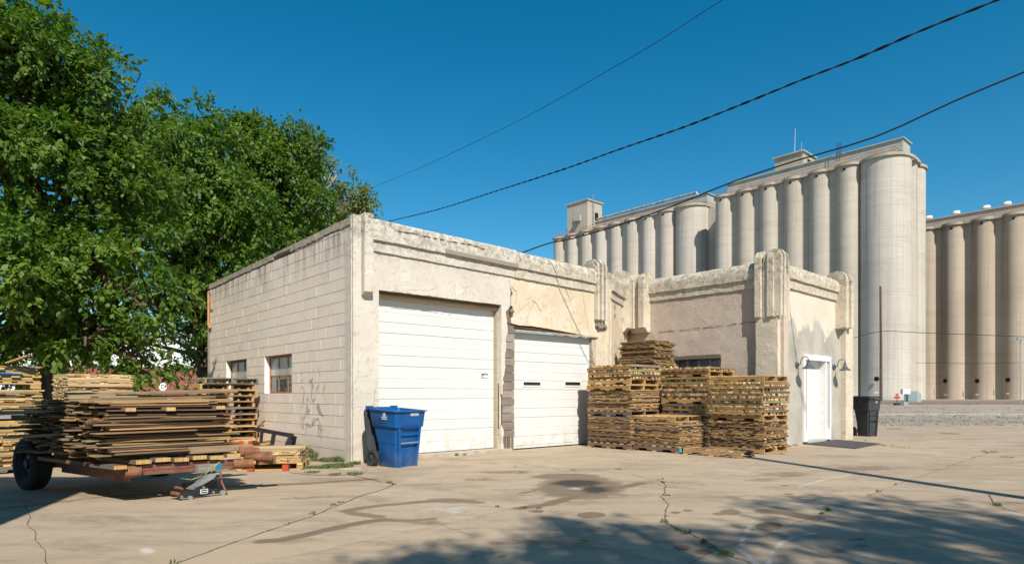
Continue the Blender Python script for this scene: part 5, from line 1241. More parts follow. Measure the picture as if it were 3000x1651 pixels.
# right hand elevator: starts behind the big one and runs towards us on the right
pitchC=5.92*.98
nC=9; bC=at(3075,HY,140.5).xy.to_3d()
HCr=CAMZ+(HY-640)/F*150.5
G3=silo_group('grain_elevator','lower brownish concrete grain elevator at the right edge behind the tallest one',bC,12,PITCH*.43,HCr-.6,M_SILO2,None,0,True,'',gal_h=3.4,doors=(5.6,22,40))
# penthouse, towers, antennas on the tall elevators
def onroof(base,px,depth_off,H): s_=px_on_row(base+NE*depth_off,px); return RD*s_+NE*depth_off
b=MB(); p0=onroof(G1.location,2270,7.5,HB); p1=onroof(G1.location,2352,7.5,HB); zt=CAMZ+(HY-455)/F*(G1.location+(p0+p1)/2).y
c=(p0+p1)/2+NE*3.5; b.hexa(c+Vector((0,0,(HB+zt)/2)),(p1-p0)/2,NE*3.5,Vector((0,0,(zt-HB)/2))); b.build('penthouse',M_SILOTOP,G1)
b=MB(); b.hexa(c+Vector((0,0,zt+.12)),(p1-p0)/2*1.12,NE*4.0,Vector((0,0,.14))); b.build('penthouse_roof',M_GALV,G1)
b=MB(); q=c-RD*(-(p1-p0).length/2*0)+((p1-p0)/2*(1 if (p1-p0).dot(RD)<0 else -1))*1.01; b.hexa(q+Vector((0,0,zt-2.6)),RD*.05,NE*.9,Vector((0,0,1.4))); b.build('penthouse_door',M_DARK,G1)
for (px,yt,r_,dd) in ((2330,376,.09,8),(2349,416,.06,9)):
    p=onroof(G1.location,px,dd,HB); ztp_=CAMZ+(HY-yt)/F*(G1.location+p).y; b=MB(); b.tube([p+Vector((-.2,0,zt-.5)),p+Vector((.0,0,ztp_))],[r_,r_*.5],5); b.build('antenna',M_GREYMET,G1)
for px in (2450,2459):
    p=onroof(G1.location,px,4,HB); b=MB(); b.tube([p+Vector((0,0,HB+3)),p+Vector((0,0,HB+7.4)),p+NE*1.0+Vector((0,0,HB+7.4)),p+NE*1.0+Vector((0,0,HB+5))],.07,5); b.build('roof_ladder',M_BLACK,G1)
# head tower at the far end of the left elevator
pt0=onroof(G2.location,1662,1.5,HA); pt1=onroof(G2.location,1721,1.5,HA); zt=CAMZ+(HY-585)/F*(G2.location+pt1).y
c=(pt0+pt1)/2+NE*3.6; b=MB(); b.hexa(c+Vector((0,0,(HA+zt)/2)),(pt1-pt0)/2,NE*3.6,Vector((0,0,(zt-HA)/2))); b.build('head_tower',M_SILO,G2)
b=MB(); b.hexa(c+Vector((0,0,zt+.15)),(pt1-pt0)/2*1.09,NE*4.0,Vector((0,0,.2))); b.build('tower_roof',M_SILOTOP,G2)
b=MB(); v=(pt0+pt1)/2+(pt0-pt1)*-.04-NE*.3; b.hexa(v+Vector((0,0,zt-5.2)),(pt1-pt0).normalized()*1.3,NE*.3,Vector((0,0,.9))); b.hexa(v-NE*.5+Vector((0,0,zt-6.2)),(pt1-pt0).normalized()*1.3,NE*.8,Vector((0,0,.08))); b.build('tower_vent',M_GALV,G2)
b=MB(); ee=pt1+(pt1-pt0).normalized()*.06+NE*4.4; b.hexa(ee+Vector((0,0,zt-4.6)),(pt1-pt0).normalized()*.05,NE*.8,Vector((0,0,1.2))); b.build('tower_window',M_DARK,G2)
b=MB(); ee=pt1+(pt1-pt0).normalized()*.4+NE*2.4
for k in (-.3,.3): b.tube([ee+NE*k+Vector((0,0,HA+2)),ee+NE*k+Vector((0,0,zt+2.2))],.07,4)
for k in range(14): b.tube([ee-NE*.3+Vector((0,0,HA+3+k*1.0)),ee+NE*.3+Vector((0,0,HA+3+k*1.0))],.05,4)
b.build('tower_ladder',M_GREYMET,G2)
b=MB(); pa_=onroof(G2.location,1735,6.0,HA); pb_=onroof(G2.location,2040,6.0,HA)
za_=CAMZ+(HY-646)/F*(G2.location+pa_).y; zb__=CAMZ+(HY-563)/F*(G2.location+pb_).y
b.tube([pa_+Vector((0,0,za_-1.2)),pa_+Vector((0,0,za_))+RD*-.8,pb_+Vector((0,0,zb__)),pb_-RD*1.2+Vector((0,0,zb__-2.2))],.36,8)
b.build('conveyor_pipe',m_paint('rusty_pipe',(.40,.38,.36),.6,.4,.2,.9,rust=((.20,.12,.09),.5)),G2)
for px in (2720,2800,2888,2949):
    p=onroof(G3.location,px,8,HCr); b=MB(); b.tube([p+Vector((0,0,HCr+2.6)),p+Vector((0,0,HCr+3.9))],.35,8); b.tube([p+Vector((0,0,HCr+3.9)),p+Vector((0,0,HCr+4.5))],[1.0,.9],10); b.build('roof_vent',M_FRAMEW,G3,auto=40)
# manhole openings, tags, arches on the silo feet
def on_silo(G,k,ang,r,z): # point on surface of silo k, ang from -NE towards -RD
    return RD*(PITCH*k)+(-NE*math.cos(ang)-RD*math.sin(ang))*(r)
def disc(G,c,nrm,r,mat,name):
    t=Vector((0,0,1)).cross(nrm).normalized(); b=MB(); b.prism([(math.cos(a*math.pi/9)*r,math.sin(a*math.pi/9)*r) for a in range(18)],c,t,Vector((0,0,1)),nrm*.12); b.build(name,mat,G)
for (G,px,py,mat) in ((G1,2568,1109,M_DARK),(G3,2769,1115,M_DARK),(G3,2863,1115,M_DARK),(G3,2953,1112,M_DARK)):
    if G is G1: 
        c0=RD*(-PITCH*1.1)+NE*(4.9-PITCH/2); R_=4.9
    else:
        k=round(px_on_row(G.location-NE*2,px)/PITCH); c0=RD*(PITCH*k); R_=PITCH/2
    # nearest surface point on the column
    best=None
    for i in range(-60,61):
        a=i/60*1.4; p=c0+(-NE*math.cos(a)-RD*math.sin(a))*R_; w_=G.location+p; pxx=HX+F*w_.x/w_.y
        if best is None or abs(pxx-px)<best[0]: best=(abs(pxx-px),p,(-NE*math.cos(a)-RD*math.sin(a)),w_.y)
    p,nr=best[1],best[2]; z_=CAMZ+(HY-py)/F*best[3]
    disc(G,p+Vector((0,0,z_)),nr,.50,M_DARK,'manhole')
    t=Vector((0,0,1)).cross(nr).normalized(); b=MB(); b.hexa(p+nr*.03+Vector((0,0,CAMZ+(HY-(py+40))/F*best[3])),t*.32,nr*.03,Vector((0,0,.16))); b.build('number_plate',M_PRINT,G)
# utility pole in front of the silos, thin wires
up=gp(2581,1154+F*1.2/112); b=MB(); b.tube([up-Vector((0,0,.3)),up+Vector((.0,0,10)),Vector((up.x-.1,up.y,CAMZ+(HY-838)/F*112))],[.26,.22,.17],10); q=b.build('bare_pole',m_paint('dark_timber_pole',(.13,.085,.06),.9,.15,.2,2)); tag(q,'bare dark timber pole standing in front of the big corner silo','pole')
def cable(name,pts,r,mat,label,helix=None,cat='cable'):
    # Catmull-Rom through the points
    P=[V3(p) for p in pts]; out=[]
    for i in range(len(P)-1):
        p0=P[max(i-1,0)];p1=P[i];p2=P[i+1];p3=P[min(i+2,len(P)-1)]
        n=max(3,int((p2-p1).length/.12)) if helix else max(3,int((p2-p1).length/.5))
        for k in range(n):
            t=k/n; out.append(.5*((2*p1)+(p2-p0)*t+(2*p0-5*p1+4*p2-p3)*t*t+(3*p1-p0-3*p2+p3)*t**3))
    out.append(P[-1]); b=MB()
    if not helix: b.tube(out,r,6)
    else:
        acc=0; rings=[[],[],[]]
        for i,p in enumerate(out):
            d=(out[min(i+1,len(out)-1)]-out[max(i-1,0)]).normalized(); a=d.cross(Vector((0,0,1))).normalized(); c=d.cross(a)
            if i: acc+=(p-out[i-1]).length
            th=acc/helix*2*math.pi; w_=.6+.9*abs(mnoise.noise(Vector((acc*.7,0,0))))
            rings[0].append(p); rings[1].append(p+(a*math.cos(th)+c*math.sin(th))*r*1.7*w_); rings[2].append(p-(a*math.cos(th)+c*math.sin(th))*r*1.7*w_)
        for rr in rings: b.tube(rr,r if rr is not rings[0] else r*.6,5)
    o=b.build(name,mat,smooth=True); tag(o,label,cat); return o
M_CABLE=m_paint('black_cable',(.012,.012,.012),.6,.3,.1,5)
def lerpY(pts,Ya,Yb,xa,xb):
    o=[]
    for (x,y) in pts:
        t=(x-xa)/(xb-xa); iy=(1/Ya)+(1/Yb-1/Ya)*t; o.append(at(x,y,1/iy))
    return o
K=1.1646
cable('overhead_cable',lerpY([(x*K,y*K) for x,y in [(945,566),(980,556),(1100,527),(1250,480),(1420,425),(1560,375),(1720,320),(1880,257),(2020,200),(2150,150),(2300,85),(2410,40),(2510,0),(2680,-75),(3100,-290)]],34,9.6,1100,3100),.0115,M_CABLE,'thick twisted black service cable crossing the sky above both garage doors',helix=.75)
cable('overhead_wire',lerpY([(x*K,y*K) for x,y in [(1300,640),(1320,633),(1380,612),(1440,600),(1560,565),(1700,515),(1850,455),(2000,405),(2200,345),(2400,255),(2576,182),(2760,110),(3200,-90)]],14.2,8.5,1537,3200),.013,M_CABLE,'straight black wire passing in front of the grain elevators')
cable('thin_wire',lerpY([(x*K,y*K) for x,y in [(1990,-95),(1818,0),(1650,108),(1500,195),(1350,280),(1200,355),(1050,425),(915,480)]],9.0,26,2317,1065),.0055,M_CABLE,'thinnest wire high in the sky running down to the trees')
cable('yard_wire',[at(2500,989,60),at(2585,970,60),at(2700,974,60),at(3060,988,60)],.03,M_CABLE,'thin wire across the foot of the silos at the height of the bare pole')
cable('yard_wire',[at(2680,1062,100),at(2850,1064,95),at(3050,1060,90)],.03,M_CABLE,'lower of the thin wires strung across the silo feet')
# switch stand, cabinet, rails, ballast bits
sw=gp(2628,1186); e=empty('switch_stand',sw); e.scale=(.42,)*3; tag(e,'small red railway switch stand on the gravel in front of the corner silo','switch stand')
b=MB(); b.hexa((0,0,2.0),(.75,0,0),(0,.04,0),(0,0,.32),(.55,.06,.03)); b.hexa((0,0,2.75),(.38,0,0),(0,.04,0),(0,0,.28),(.50,.06,.03)); b.build('target',M_COLOR,e)
b=MB(); b.tube([(0,0,0),(0,0,2.5)],.08,6); b.hexa((0,0,.3),(.7,0,0),(0,.4,0),(0,0,.3)); b.build('stand',M_BLACK,e)
sw=gp(2651,1187); e=empty('signal_post',sw); e.scale=(.48,)*3; tag(e,'grey signal post with a white box beside the red switch stand','signal')
b=MB(); b.tube([(0,0,0),(0,0,2.8)],.13,8); b.hexa((0,0,.4),(.5,0,0),(0,.4,0),(0,0,.4)); b.build('post',M_GREYMET,e); b=MB(); b.hexa((.1,0,3.1),(.8,0,0),(0,.5,0),(0,0,.55)); b.build('box',M_FRAMEW,e)
cb_=gp(2680,1176); e=empty('equipment_cabinet',cb_); e.scale=(.55,)*3; tag(e,'grey green metal cabinet at the foot of the corner silo','cabinet')
b=MB(); b.prism([(-1.9,0),(1.9,0),(1.9,2.2),(1.0,3.2),(-1.9,3.2)],(0,0,0),(1,0,0),(0,0,1),(0,2,0)); b.build('body',m_paint('grey_green_metal',(.30,.35,.33),.5,.4,.15,1),e)
b=MB(); b.hexa((-.5,-.05,1.6),(1.2,0,0),(0,.04,0),(0,0,1.35)); b.build('door',m_paint('grey_green_door',(.22,.26,.25),.5,.4,.15,1),e)
lp=at(2993,1000,70); e=empty('yard_lamp',gp(2990,1154+F*1.2/70)); tag(e,'yard lamp on a thin grey post at the right edge of the silos','lamp'); b=MB(); b.tube([(0,0,0),(0,0,7.2)],.05,6); b.build('post',M_GREYMET,e); b=MB(); b.hexa((-.2,-.3,7.3),(.5,.1,0),(0,.12,0),(0,0,.1)); b.build('head',M_GREYMET,e)
b=MB()
for dy in (0,1.5): b.hexa((30,74+dy,.09),(90,2.5,0),(0,.04,0),(0,0,.07))
q=b.build('rails',M_RUST); tag(q,kind='structure')
b=MB(); b.hexa((20,37,.03),(60,1.5,0),(0,.05,0),(0,0,.03)); q=b.build('rail',m_paint('worn_rail',(.36,.33,.30),.5,.5,.1,2)); tag(q,'old single rail sunk in the gravel beyond the concrete yard',kind='structure')

# ================================================================== FAR LEFT BACKGROUND
fc_=empty('freight_car',(-38,74,0),R(6)); tag(fc_,'maroon railway box car with graffiti behind the trees','freight car')
M_MAR=m_paint('maroon_car_paint',(.27,.085,.07),.7,.3,.15,.8,rust=((.20,.10,.07),.64))
b=MB(); b.box(-17,9,-1.4,1.4,1.1,4.3); 
for k in range(26): b.box(-16.8+k*1.0,-16.72+k*1.0,-1.45,-1.4,1.15,4.2)
b.build('body',M_MAR,fc_)
b=MB(); b.box(-17,9,-1.2,1.2,.75,1.1); b.build('underframe',M_BLACK,fc_)
for k in (-15,-13,-3,-1,6): 
    b=MB(); b.tube([(k,-.8,.45),(k,.8,.45)],.45,16); b.build('wheel',M_RUST,fc_)
gb=MB(); 
for k in range(7): gb.prism([(k*.42+.1*math.sin(k),.1),(k*.42+.34,.0),(k*.42+.40,.62),(k*.42+.22,.85),(k*.42+.03,.7)],(-12.7,-1.46,1.35),(1,0,0),(0,0,1),(0,-.02,0),[(.75,.75,.78),(.60,.35,.38),(.70,.78,.85)][k%3])
gb.build('graffiti',M_COLOR,fc_)
text_mesh('11',.5,M_PRINT,fc_,Vector((-11.9,-1.47,2.75)),(R(90),0,0),'number')
sg=empty('round_sign',at(477,1132,32)); tag(sg,'small round white sign with a letter D beyond the wood stacks','sign'); b=MB(); b.prism([(  .2*math.cos(a*math.pi/12),.2*math.sin(a*math.pi/12)) for a in range(24)],(0,0,0),(1,0,0),(0,0,1),(0,.03,0)); b.build('disc',M_PRINT,sg); text_mesh('D',.28,M_BLACK,sg,Vector((0,-.005,0)),(R(90),0,0),'letter'); b=MB(); b.tube([(0,.06,-1.7),(0,.06,.3)],.03,6); b.build('post',M_GREYMET,sg)
dm=empty('dumpster',(-10.6,15.5,0),R(4)); tag(dm,'dark green steel dumpster behind the left wood stacks','dumpster'); M_GRN=m_paint('dumpster_green',(.012,.10,.055),.6,.3,.2,3,rust=((.10,.06,.03),.7))
b=MB(); b.prism([(-.8,.15),(.8,.15),(.9,.95),(-.9,.95)],(-1,0,0),(0,1,0),(0,0,1),(2.2,0,0)); b.build('body',M_GRN,dm); b=MB(); b.box(-1.02,1.22,-.93,.93,.95,1.0); b.build('lid',M_BLACK,dm)
b=MB(); b.box(-.05,.05,-.05,.05,0,1.62); q=b.build('steel_post',M_BLACK,loc=gp(133,1154+F*1.2/14)); tag(q,'short black square post between the two left wood stacks','post')
wh=empty('warehouse',(-52,100,0),R(10)); tag(wh,'long pale warehouse glimpsed through the leaves on the left','warehouse'); b=MB(); b.box(-30,24,-8,8,0,9); b.build('wall',m_paint('white_cladding',(.62,.62,.60),.6,.3,.08,.4),wh); b=MB(); b.prism([(-8.3,9),(8.3,9),(0,11)],(-30.3,0,0),(0,1,0),(0,0,1),(54.6,0,0)); b.build('roof',M_GALV,wh)

# ================================================================== TREES
def m_leaf(name,c1,c2,tr=.35):
    m=MT(name); a=m.n('Attribute',None,attribute_name='tone').outputs['Fac']; col=m.mix(a,c1,c2)
    m.out(col,.5,None,0,.3); bs=m.b; tl_=m.n('BsdfTranslucent',{'Color':m.mix(1.0,col,(1.5,1.9,.7),'MULTIPLY')}); mx=m.n('MixShader',{0:tr,1:bs.outputs[0],2:tl_.outputs[0]})
    o=[x for x in m.t.nodes if x.type=='OUTPUT_MATERIAL'][0]; m.t.links.new(mx.outputs[0],o.inputs[0]); return m.m
LEAF1=m_leaf('elm_leaf',(.030,.082,.010),(.165,.24,.035)); LEAF2=m_leaf('olive_leaf',(.09,.12,.03),(.22,.24,.07),.4)
M_BARK=m_paint('grey_brown_bark',(.12,.09,.065),.95,.1,.35,7,bumpy=.8)
def leaves(name,lobes,ncl,nper,size,mat,parent,origin,spread=.28,seed=1,shell=.45,droop=.35,nsub=26,subr=.30):
    """two levels: each lobe carries clumps, each clump carries drooping sprays of leaves"""
    g=np.random.default_rng(seed); L=np.array(lobes,float); rm=(L[:,3]*L[:,4]*L[:,5])**(1/3); area=rm**2; 
    ns=np.maximum(7,(nsub*area/area.mean()).astype(int)); SB=[]
    for i,k in enumerate(ns):
        d=g.normal(size=(k,3)); d/=np.linalg.norm(d,axis=1)[:,None]; rr=1.02-shell*g.random(k)**1.3
        c=L[i,:3]+d*L[i,3:6]*rr[:,None]; r=(subr*(.7+.8*g.random(k)))*min(1.35,max(.6,rm[i]/1.4)); SB.append(np.concatenate([c,r[:,None],d],1))
    SB=np.concatenate(SB); pr=SB[:,3]**2; pr/=pr.sum(); idx=g.choice(len(SB),ncl,p=pr)
    d=g.normal(size=(ncl,3))+SB[idx,4:7]*.9; d[:,2]+=.25; d/=np.linalg.norm(d,axis=1)[:,None]
    c=SB[idx,:3]+d*(SB[idx,3]*(1.0-.35*g.random(ncl)))[:,None]*np.array([1.15,1.15,.85])
    up=g.random(ncl)<.16
    tw=d+g.normal(size=(ncl,3))*.4; tw[:,2]-=droop; tw[up]=d[up]*.6+np.array([0,0,1.0])+g.normal(size=(up.sum(),3))*.3; tw/=np.linalg.norm(tw,axis=1)[:,None]
    n=ncl*nper; ci=np.repeat(np.arange(ncl),nper); t=g.random(n)
    pos=c[ci]+tw[ci]*(t*spread*1.7-spread*.5)[:,None]+g.normal(size=(n,3))*spread*.17; pos[:,2]-=np.where(up[ci],0,(t**2)*spread*.6)
    ax=tw[ci]*.9+g.normal(size=(n,3))*.6; ax[:,2]-=.5; ax/=np.linalg.norm(ax,axis=1)[:,None]
    nm=d[ci]*.5+g.normal(size=(n,3))*.38; nm[:,2]+=.75; nm-=ax*(nm*ax).sum(1)[:,None]; nm/=np.linalg.norm(nm,axis=1)[:,None]+1e-9
    sd_=np.cross(ax,nm); s=size*(.5+.85*g.random(n))[:,None]
    v=np.empty((n,4,3)); v[:,0]=pos; v[:,1]=pos+ax*s*.45+sd_*s*.27-nm*s*.06; v[:,2]=pos+ax*s-nm*s*.14; v[:,3]=pos+ax*s*.45-sd_*s*.27-nm*s*.06
    v-=np.array(origin)[None,None,:]
    me=bpy.data.meshes.new(name); me.vertices.add(n*4); me.vertices.foreach_set('co',v.astype(np.float32).ravel()); me.loops.add(n*4); me.loops.foreach_set('vertex_index',np.arange(n*4,dtype=np.int32))
    me.polygons.add(n); me.polygons.foreach_set('loop_start',np.arange(0,n*4,4,dtype=np.int32)); me.polygons.foreach_set('loop_total',np.full(n,4,np.int32)); me.update()
    sbt=g.random(len(SB)); tone=np.clip(sbt[idx][ci]*.45+np.repeat(g.random(ncl)*.35,nper)+g.random(n)*.3,0,1); a=me.attributes.new('tone','FLOAT','FACE'); a.data.foreach_set('value',tone.astype(np.float32)); me.materials.append(mat)
    o=bpy.data.objects.new(name,me); link(o,parent); return o,c
def tree(label,base,lobes,ncl,nper,size,mat,seed,trunk_r=.28,trunks=1,**kw):
    e=empty('leafy_tree',base); tag(e,label,'tree'); o,c=leaves('crown',lobes,ncl,nper,size,mat,e,base,seed=seed,**kw)
    rr=random.Random(seed); B=Vector(base); b=MB(); fork=Vector((0,0,2.6))
    b.tube([(0,0,-.2),(.05,.02,1.2),tuple(fork)],[trunk_r*1.25,trunk_r,trunk_r*.85],10); b.build('trunk',M_BARK,e,smooth=True)
    b=MB()
    for l in lobes:
        tip=Vector(l[:3])-B; mid=fork.lerp(tip,.5)+Vector((rr.uniform(-.4,.4),rr.uniform(-.4,.4),rr.uniform(.1,.6)))
        b.tube([fork,mid,tip],[trunk_r*.6,trunk_r*.32,.04],7)
        for k in range(7):
            s=mid.lerp(tip,rr.random()); t=tip+Vector((rr.uniform(-1,1)*l[3],rr.uniform(-1,1)*l[4],rr.uniform(-1,1)*l[5]))*.75; b.tube([s,s.lerp(t,.5)+Vector((0,0,.15)),t],[.06,.035,.012],5)
    b.build('limbs',M_BARK,e,smooth=True); return e
def LB(px,py,rp,Y,ry=None,dz=1.0):
    c=at(px,py,Y); r=rp*Y/F; return (c.x,c.y,c.z,r,(ry or r*.9),r*dz)
T1=[LB(-160,60,250,14.0),LB(50,270,215,13.6),LB(250,330,170,14.6),LB(-60,560,260,13.4),LB(200,560,210,13.8),LB(380,500,150,15),LB(80,830,230,12.8),LB(330,820,190,13.4),LB(445,890,95,13.2),LB(250,1010,110,12.9),LB(420,1010,80,13.3),LB(-100,980,180,13),LB(60,150,110,14.4),LB(170,190,80,14.4),LB(330,250,90,14.8),LB(410,1060,55,13.2),LB(30,1040,80,12.9)]
tree('tallest dark green leafy tree at the left edge behind the wood stacks',gp(150,1154+F*1.2/14.6),T1,6300,17,.135,LEAF1,11,.30,spread=.22,nsub=21,subr=.43,shell=.6)
T2=[LB(430,470,140,19),LB(560,520,150,19),LB(620,680,160,19.2),LB(500,720,150,18.6),LB(600,860,130,18.8),LB(700,600,110,19.6),LB(540,960,110,18.8),LB(480,380,90,19),LB(620,400,80,19.4)]
tree('dark green leafy tree rising behind the rear corner of the garage',gp(600,1154+F*1.2/19),T2,3800,16,.14,LEAF1,12,.26,spread=.26,nsub=19,subr=.5,shell=.6)
T3=[LB(700,430,80,22),LB(780,480,110,22.4),LB(845,460,80,22.8),LB(800,620,120,22.4),LB(865,600,85,22.6),LB(700,700,110,22),LB(830,740,70,22.5),LB(740,400,60,22),LB(840,395,45,22.4)]
tree('green leafy tree rising behind the garage roof, third from the left',gp(800,1154+F*1.2/22),T3,3300,15,.15,LEAF1,13,.24,spread=.28,nsub=17,subr=.5,shell=.6)
T4=[LB(905,430,45,27),LB(920,500,45,27),LB(935,600,45,27),LB(960,660,50,27.4),LB(1025,555,42,27.6),LB(1040,605,42,27.6),LB(900,700,60,27),LB(1000,665,40,27),LB(1062,600,24,27.6)]
t4=tree('sparser olive green tree above the garage roof, with a bare twig sticking out',gp(960,1154+F*1.2/27),T4,950,13,.15,LEAF2,14,.2,spread=.34,shell=.9,nsub=14,subr=.40)
bt=MB(); O4=t4.location
for pts in ([(900,610),(930,580),(960,530),(974,500)],[(940,565),(965,545),(975,515)],[(955,540),(950,515)],[(965,545),(988,510)]):
    bt.tube([at(x,y,26.5)-O4 for x,y in pts],[.05,.03,.02,.012][:len(pts)],5)
bt.build('bare_twig',m_paint('bare_twig_bark',(.36,.32,.28),.9,.1,.1,5),t4)
T5=[LB(350,1000,90,24),LB(620,1010,80,24),LB(150,1010,110,26),LB(560,1070,60,23)]
tree('low shrubby tree in the shade below the larger crowns',gp(600,1154+F*1.2/24),T5,600,14,.14,LEAF1,15,.15,spread=.4)
# trees and pole behind the camera whose shade falls on the yard
def shl(px,py,r,h):   # lobe at height h whose shadow centre is the ground point at px,py
    g=gp(px,py); k=h/math.tan(R(EL)); return (g.x+SAZ[0]*k,g.y+SAZ[1]*k,h,r,r,r*.6)
TS=[shl(2760,1560,1.25,11),shl(2950,1530,.9,11.5),shl(2600,1620,1.1,10),shl(2620,1500,.55,11.3),shl(2900,1660,1.6,10),shl(3150,1600,1.8,10.5),shl(2480,1570,.30,10.6),shl(2450,1480,.25,11)]
tree('broad tree behind the photographer shading the right foreground',(8.5,-9.5,0),TS,640,14,.13,LEAF1,16,.3,spread=.34,shell=.9,nsub=16,subr=.34)
TS2=[shl(1760,1575,.48,11),shl(1860,1545,.30,11.2),shl(1650,1535,.30,11),shl(1700,1640,.50,10.4),shl(1560,1600,.26,10.6),shl(1400,1605,.20,10.6),shl(1180,1640,.30,10.2),shl(1330,1660,.30,10),shl(1980,1640,.28,10),shl(2250,1690,.4,9.6),shl(1500,1740,.6,9.5),shl(1900,1720,.5,9.5)]
tree('second tree behind the photographer shading the centre foreground',(3.2,-11.5,0),TS2,330,13,.13,LEAF1,17,.3,spread=.30,shell=.9,nsub=10,subr=.26)
pole=empty('power_pole',(6.62,5.0,0)); tag(pole,'wooden power pole just out of view on the right, casting the long thin shadow','power pole'); b=MB(); b.tube([(0,0,-.3),(0,0,9.4)],[.125,.10],14); b.build('pole_shaft',m_paint('pole_wood',(.16,.11,.075),.9,.15,.2,3),pole,auto=60)
b=MB(); b.tube([(0,.0,7.6),(-.12,.15,7.4)],.04,6); b.build('cable_clamp',M_GREYMET,pole)
# unseen block added beyond the left edge to throw the shadow across the wheel
caster=empty('shadow_caster',(-3.65,1.9,0)); 
sa,sb2=gp(201,1441),gp(0,1545); dS=(sb2-sa).normalized(); hx_=Vector((SAZ[0],SAZ[1],0))
corner=gp(201,1441)+hx_*6.3+Vector((.16,0,0)); caster.location=corner; tag(caster,'tall unseen block added outside the left edge to cast the shadow on the wheel','shadow caster')
b=MB(); b.box(-6,0,-6,0,0,7.0); b.build('wall',m_paint('shadow_caster_brown',(.30,.14,.09),.9,.1,.15,3),caster); b=MB(); b.box(-6.2,.12,-6.2,.12,7.0,7.15); b.build('roof',M_GALV,caster)

# ================================================================== WEEDS
def weeds(name,spots,label,col1=(.07,.11,.035),col2=(.20,.23,.09),hh=.07):
    g=np.random.default_rng(5); V=[];tone=[]
    for (x,y,r,n,h) in spots:
        for i in range(n):
            a=g.random()*6.28; d=r*math.sqrt(g.random()); bx,by=x+math.cos(a)*d,y+math.sin(a)*d; a2=g.random()*6.28; le=h*(.5+g.random()); lean=g.random()*.9
            tx,ty=math.cos(a2),math.sin(a2); w_=.004+.006*g.random(); p0=(bx,by,.006); tip=(bx+tx*le*lean,by+ty*le*lean,le*(1-.45*lean)+.006); m_=(bx+tx*le*lean*.45,by+ty*le*lean*.45,le*.6)
            V += [p0,(m_[0]-ty*w_,m_[1]+tx*w_,m_[2]),tip,(m_[0]+ty*w_,m_[1]-tx*w_,m_[2])]; tone.append(g.random())
    n=len(V)//4; me=bpy.data.meshes.new(name); me.from_pydata(V,[],[(4*i,4*i+1,4*i+2,4*i+3) for i in range(n)]); a=me.attributes.new('tone','FLOAT','FACE'); a.data.foreach_set('value',np.array(tone,np.float32)); me.materials.append(m_leaf(name+'_blade',col1,col2,.3)); o=bpy.data.objects.new(name,me); link(o); tag(o,label,'weeds',None,'stuff')
sp=[]
def spot(px,py,r,n,h=.06): q=gp(px,py); f_=.62 if py>1394 or px>1100 else 1.15; sp.append((q.x,q.y,r*f_,int(n*f_*(.5 if f_<1 else 1.5)),h*(.55 if f_<1 else .8)))
for a in [(900,1343,.16,260,.13),(905,1337,.10,160,.20),(930,1350,.15,160,.06),(858,1340,.20,260,.06),(840,1352,.15,180,.07),(990,1368,.22,420,.07),(965,1352,.15,220,.09),(1000,1352,.14,160,.11),(900,1372,.15,160,.05),(945,1372,.12,150,.05),(880,1330,.2,200,.05),(820,1302,.25,260,.08),(835,1296,.12,150,.13),(790,1305,.2,150,.06),(740,1290,.2,150,.07),(950,1338,.12,120,.10),(1040,1360,.08,80,.07),(915,1385,.1,90,.04),(982,1392,.08,60,.04)]: spot(*a)
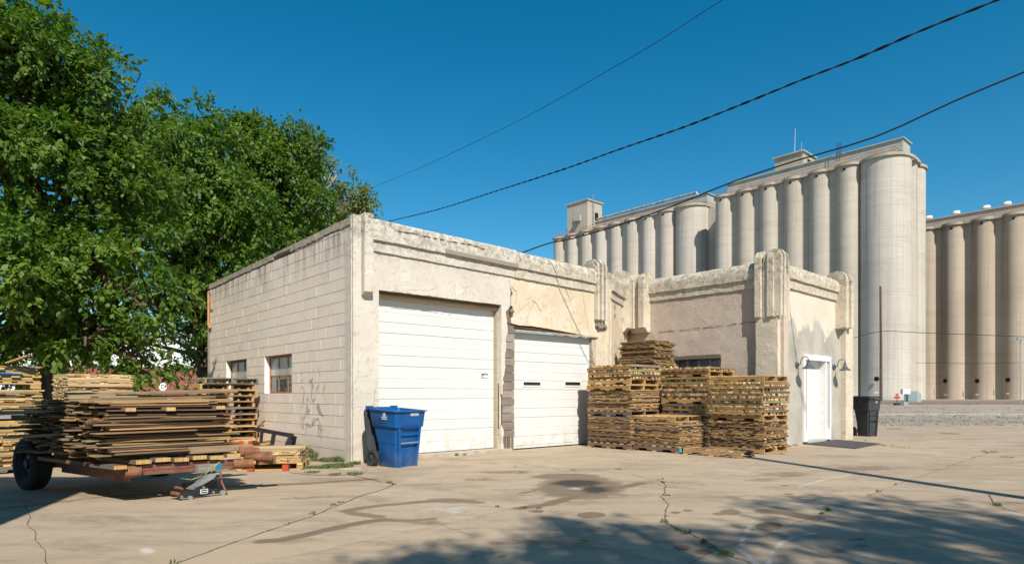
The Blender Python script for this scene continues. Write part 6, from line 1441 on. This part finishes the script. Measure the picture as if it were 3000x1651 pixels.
for a in [(1338,1334,.07,120,.08),(1362,1333,.06,90,.06),(2305,1308,.16,200,.07),(2330,1305,.12,120,.06),(2575,1303,.08,80,.05),(2590,1305,.10,80,.05),(2535,1290,.05,60,.05),(2290,1330,.08,80,.04),(2428,1497,.05,110,.06),(2408,1506,.04,60,.04),(2574,1441,.05,60,.05),(2918,1482,.10,140,.06),(2010,1563,.07,160,.05),(1983,1553,.05,60,.03),(1945,1413,.05,90,.04),(1955,1452,.05,70,.04),(1948,1530,.06,90,.05),(2062,1592,.04,70,.06),(1810,1375,.08,90,.03),(1580,1488+2,.05,60,.03),(1140,1415,.07,110,.05),(1510,1370-2,.03,20,.03),(1535,1489,.05,70,.04),(1460,1485,.05,60,.03),(2126,1622,.10,160,.04),(1040,1390,.10,90,.05),(915,1506,.06,60,.04),(975,1480,.05,60,.04),(1000,1472,.05,50,.04),(2640,1312,.3,160,.05),(2780,1271,.5,260,.07),(2900,1325,.3,160,.06),(2950,1340,.2,120,.05),(1680,1377,.06,50,.03),(1501,1318,.05,50,.05)]: spot(*a)
for _ in range(60):
    px=random.uniform(2560,3000); py=random.uniform(1186,1240); q=gp(px,py); sp.append((q.x,q.y,.25*q.y/30,22,.12*q.y/40))
for pl in (J1,J5,J7,J1b,J11):
    for p in pl:
        if mnoise.noise(p*2.3)>.30 and random.random()<.3: sp.append((p.x,p.y,.035,int(16*random.random()**2)+2,.022))
weeds('weeds',sp,'low green weeds along the wall foot and in the concrete joints')
# loose stones and grit on the dirt strip and round the cracks: one mass
b=MB(); g=random.Random(3)
def stone(x,y,s,col): b.hexa((x,y,s*.35),(s*g.uniform(.5,1),s*g.uniform(-.3,.3),0),(s*g.uniform(-.3,.3),s*g.uniform(.4,.8),0),(0,0,s*.3),col)
for _ in range(900):
    px=g.uniform(700,1070); py=g.uniform(1270,1392); 
    if py<1268+(px-700)*.27 : continue
    q=gp(px,py); stone(q.x,q.y,g.uniform(.004,.014),g.choice([(.55,.50,.42),(.40,.33,.26),(.30,.24,.18),(.62,.58,.52)]))
for _ in range(500):
    px=g.uniform(50,2950); py=g.uniform(1380,1648); q=gp(px,py); stone(q.x,q.y,g.uniform(.002,.007),g.choice([(.18,.14,.10),(.50,.46,.40),(.25,.17,.10)]))
for _ in range(1500):
    px=g.uniform(2560,3010); py=1187+(g.random()**1.2)*60; q=gp(px,py); stone(q.x,q.y,g.uniform(.015,.045),g.choice([(.34,.27,.21),(.42,.34,.27),(.22,.165,.12),(.30,.21,.16)]))
q=b.build('loose_stones',M_COLOR); tag(q,'scattered small stones and grit on the ground','stones',None,'stuff')
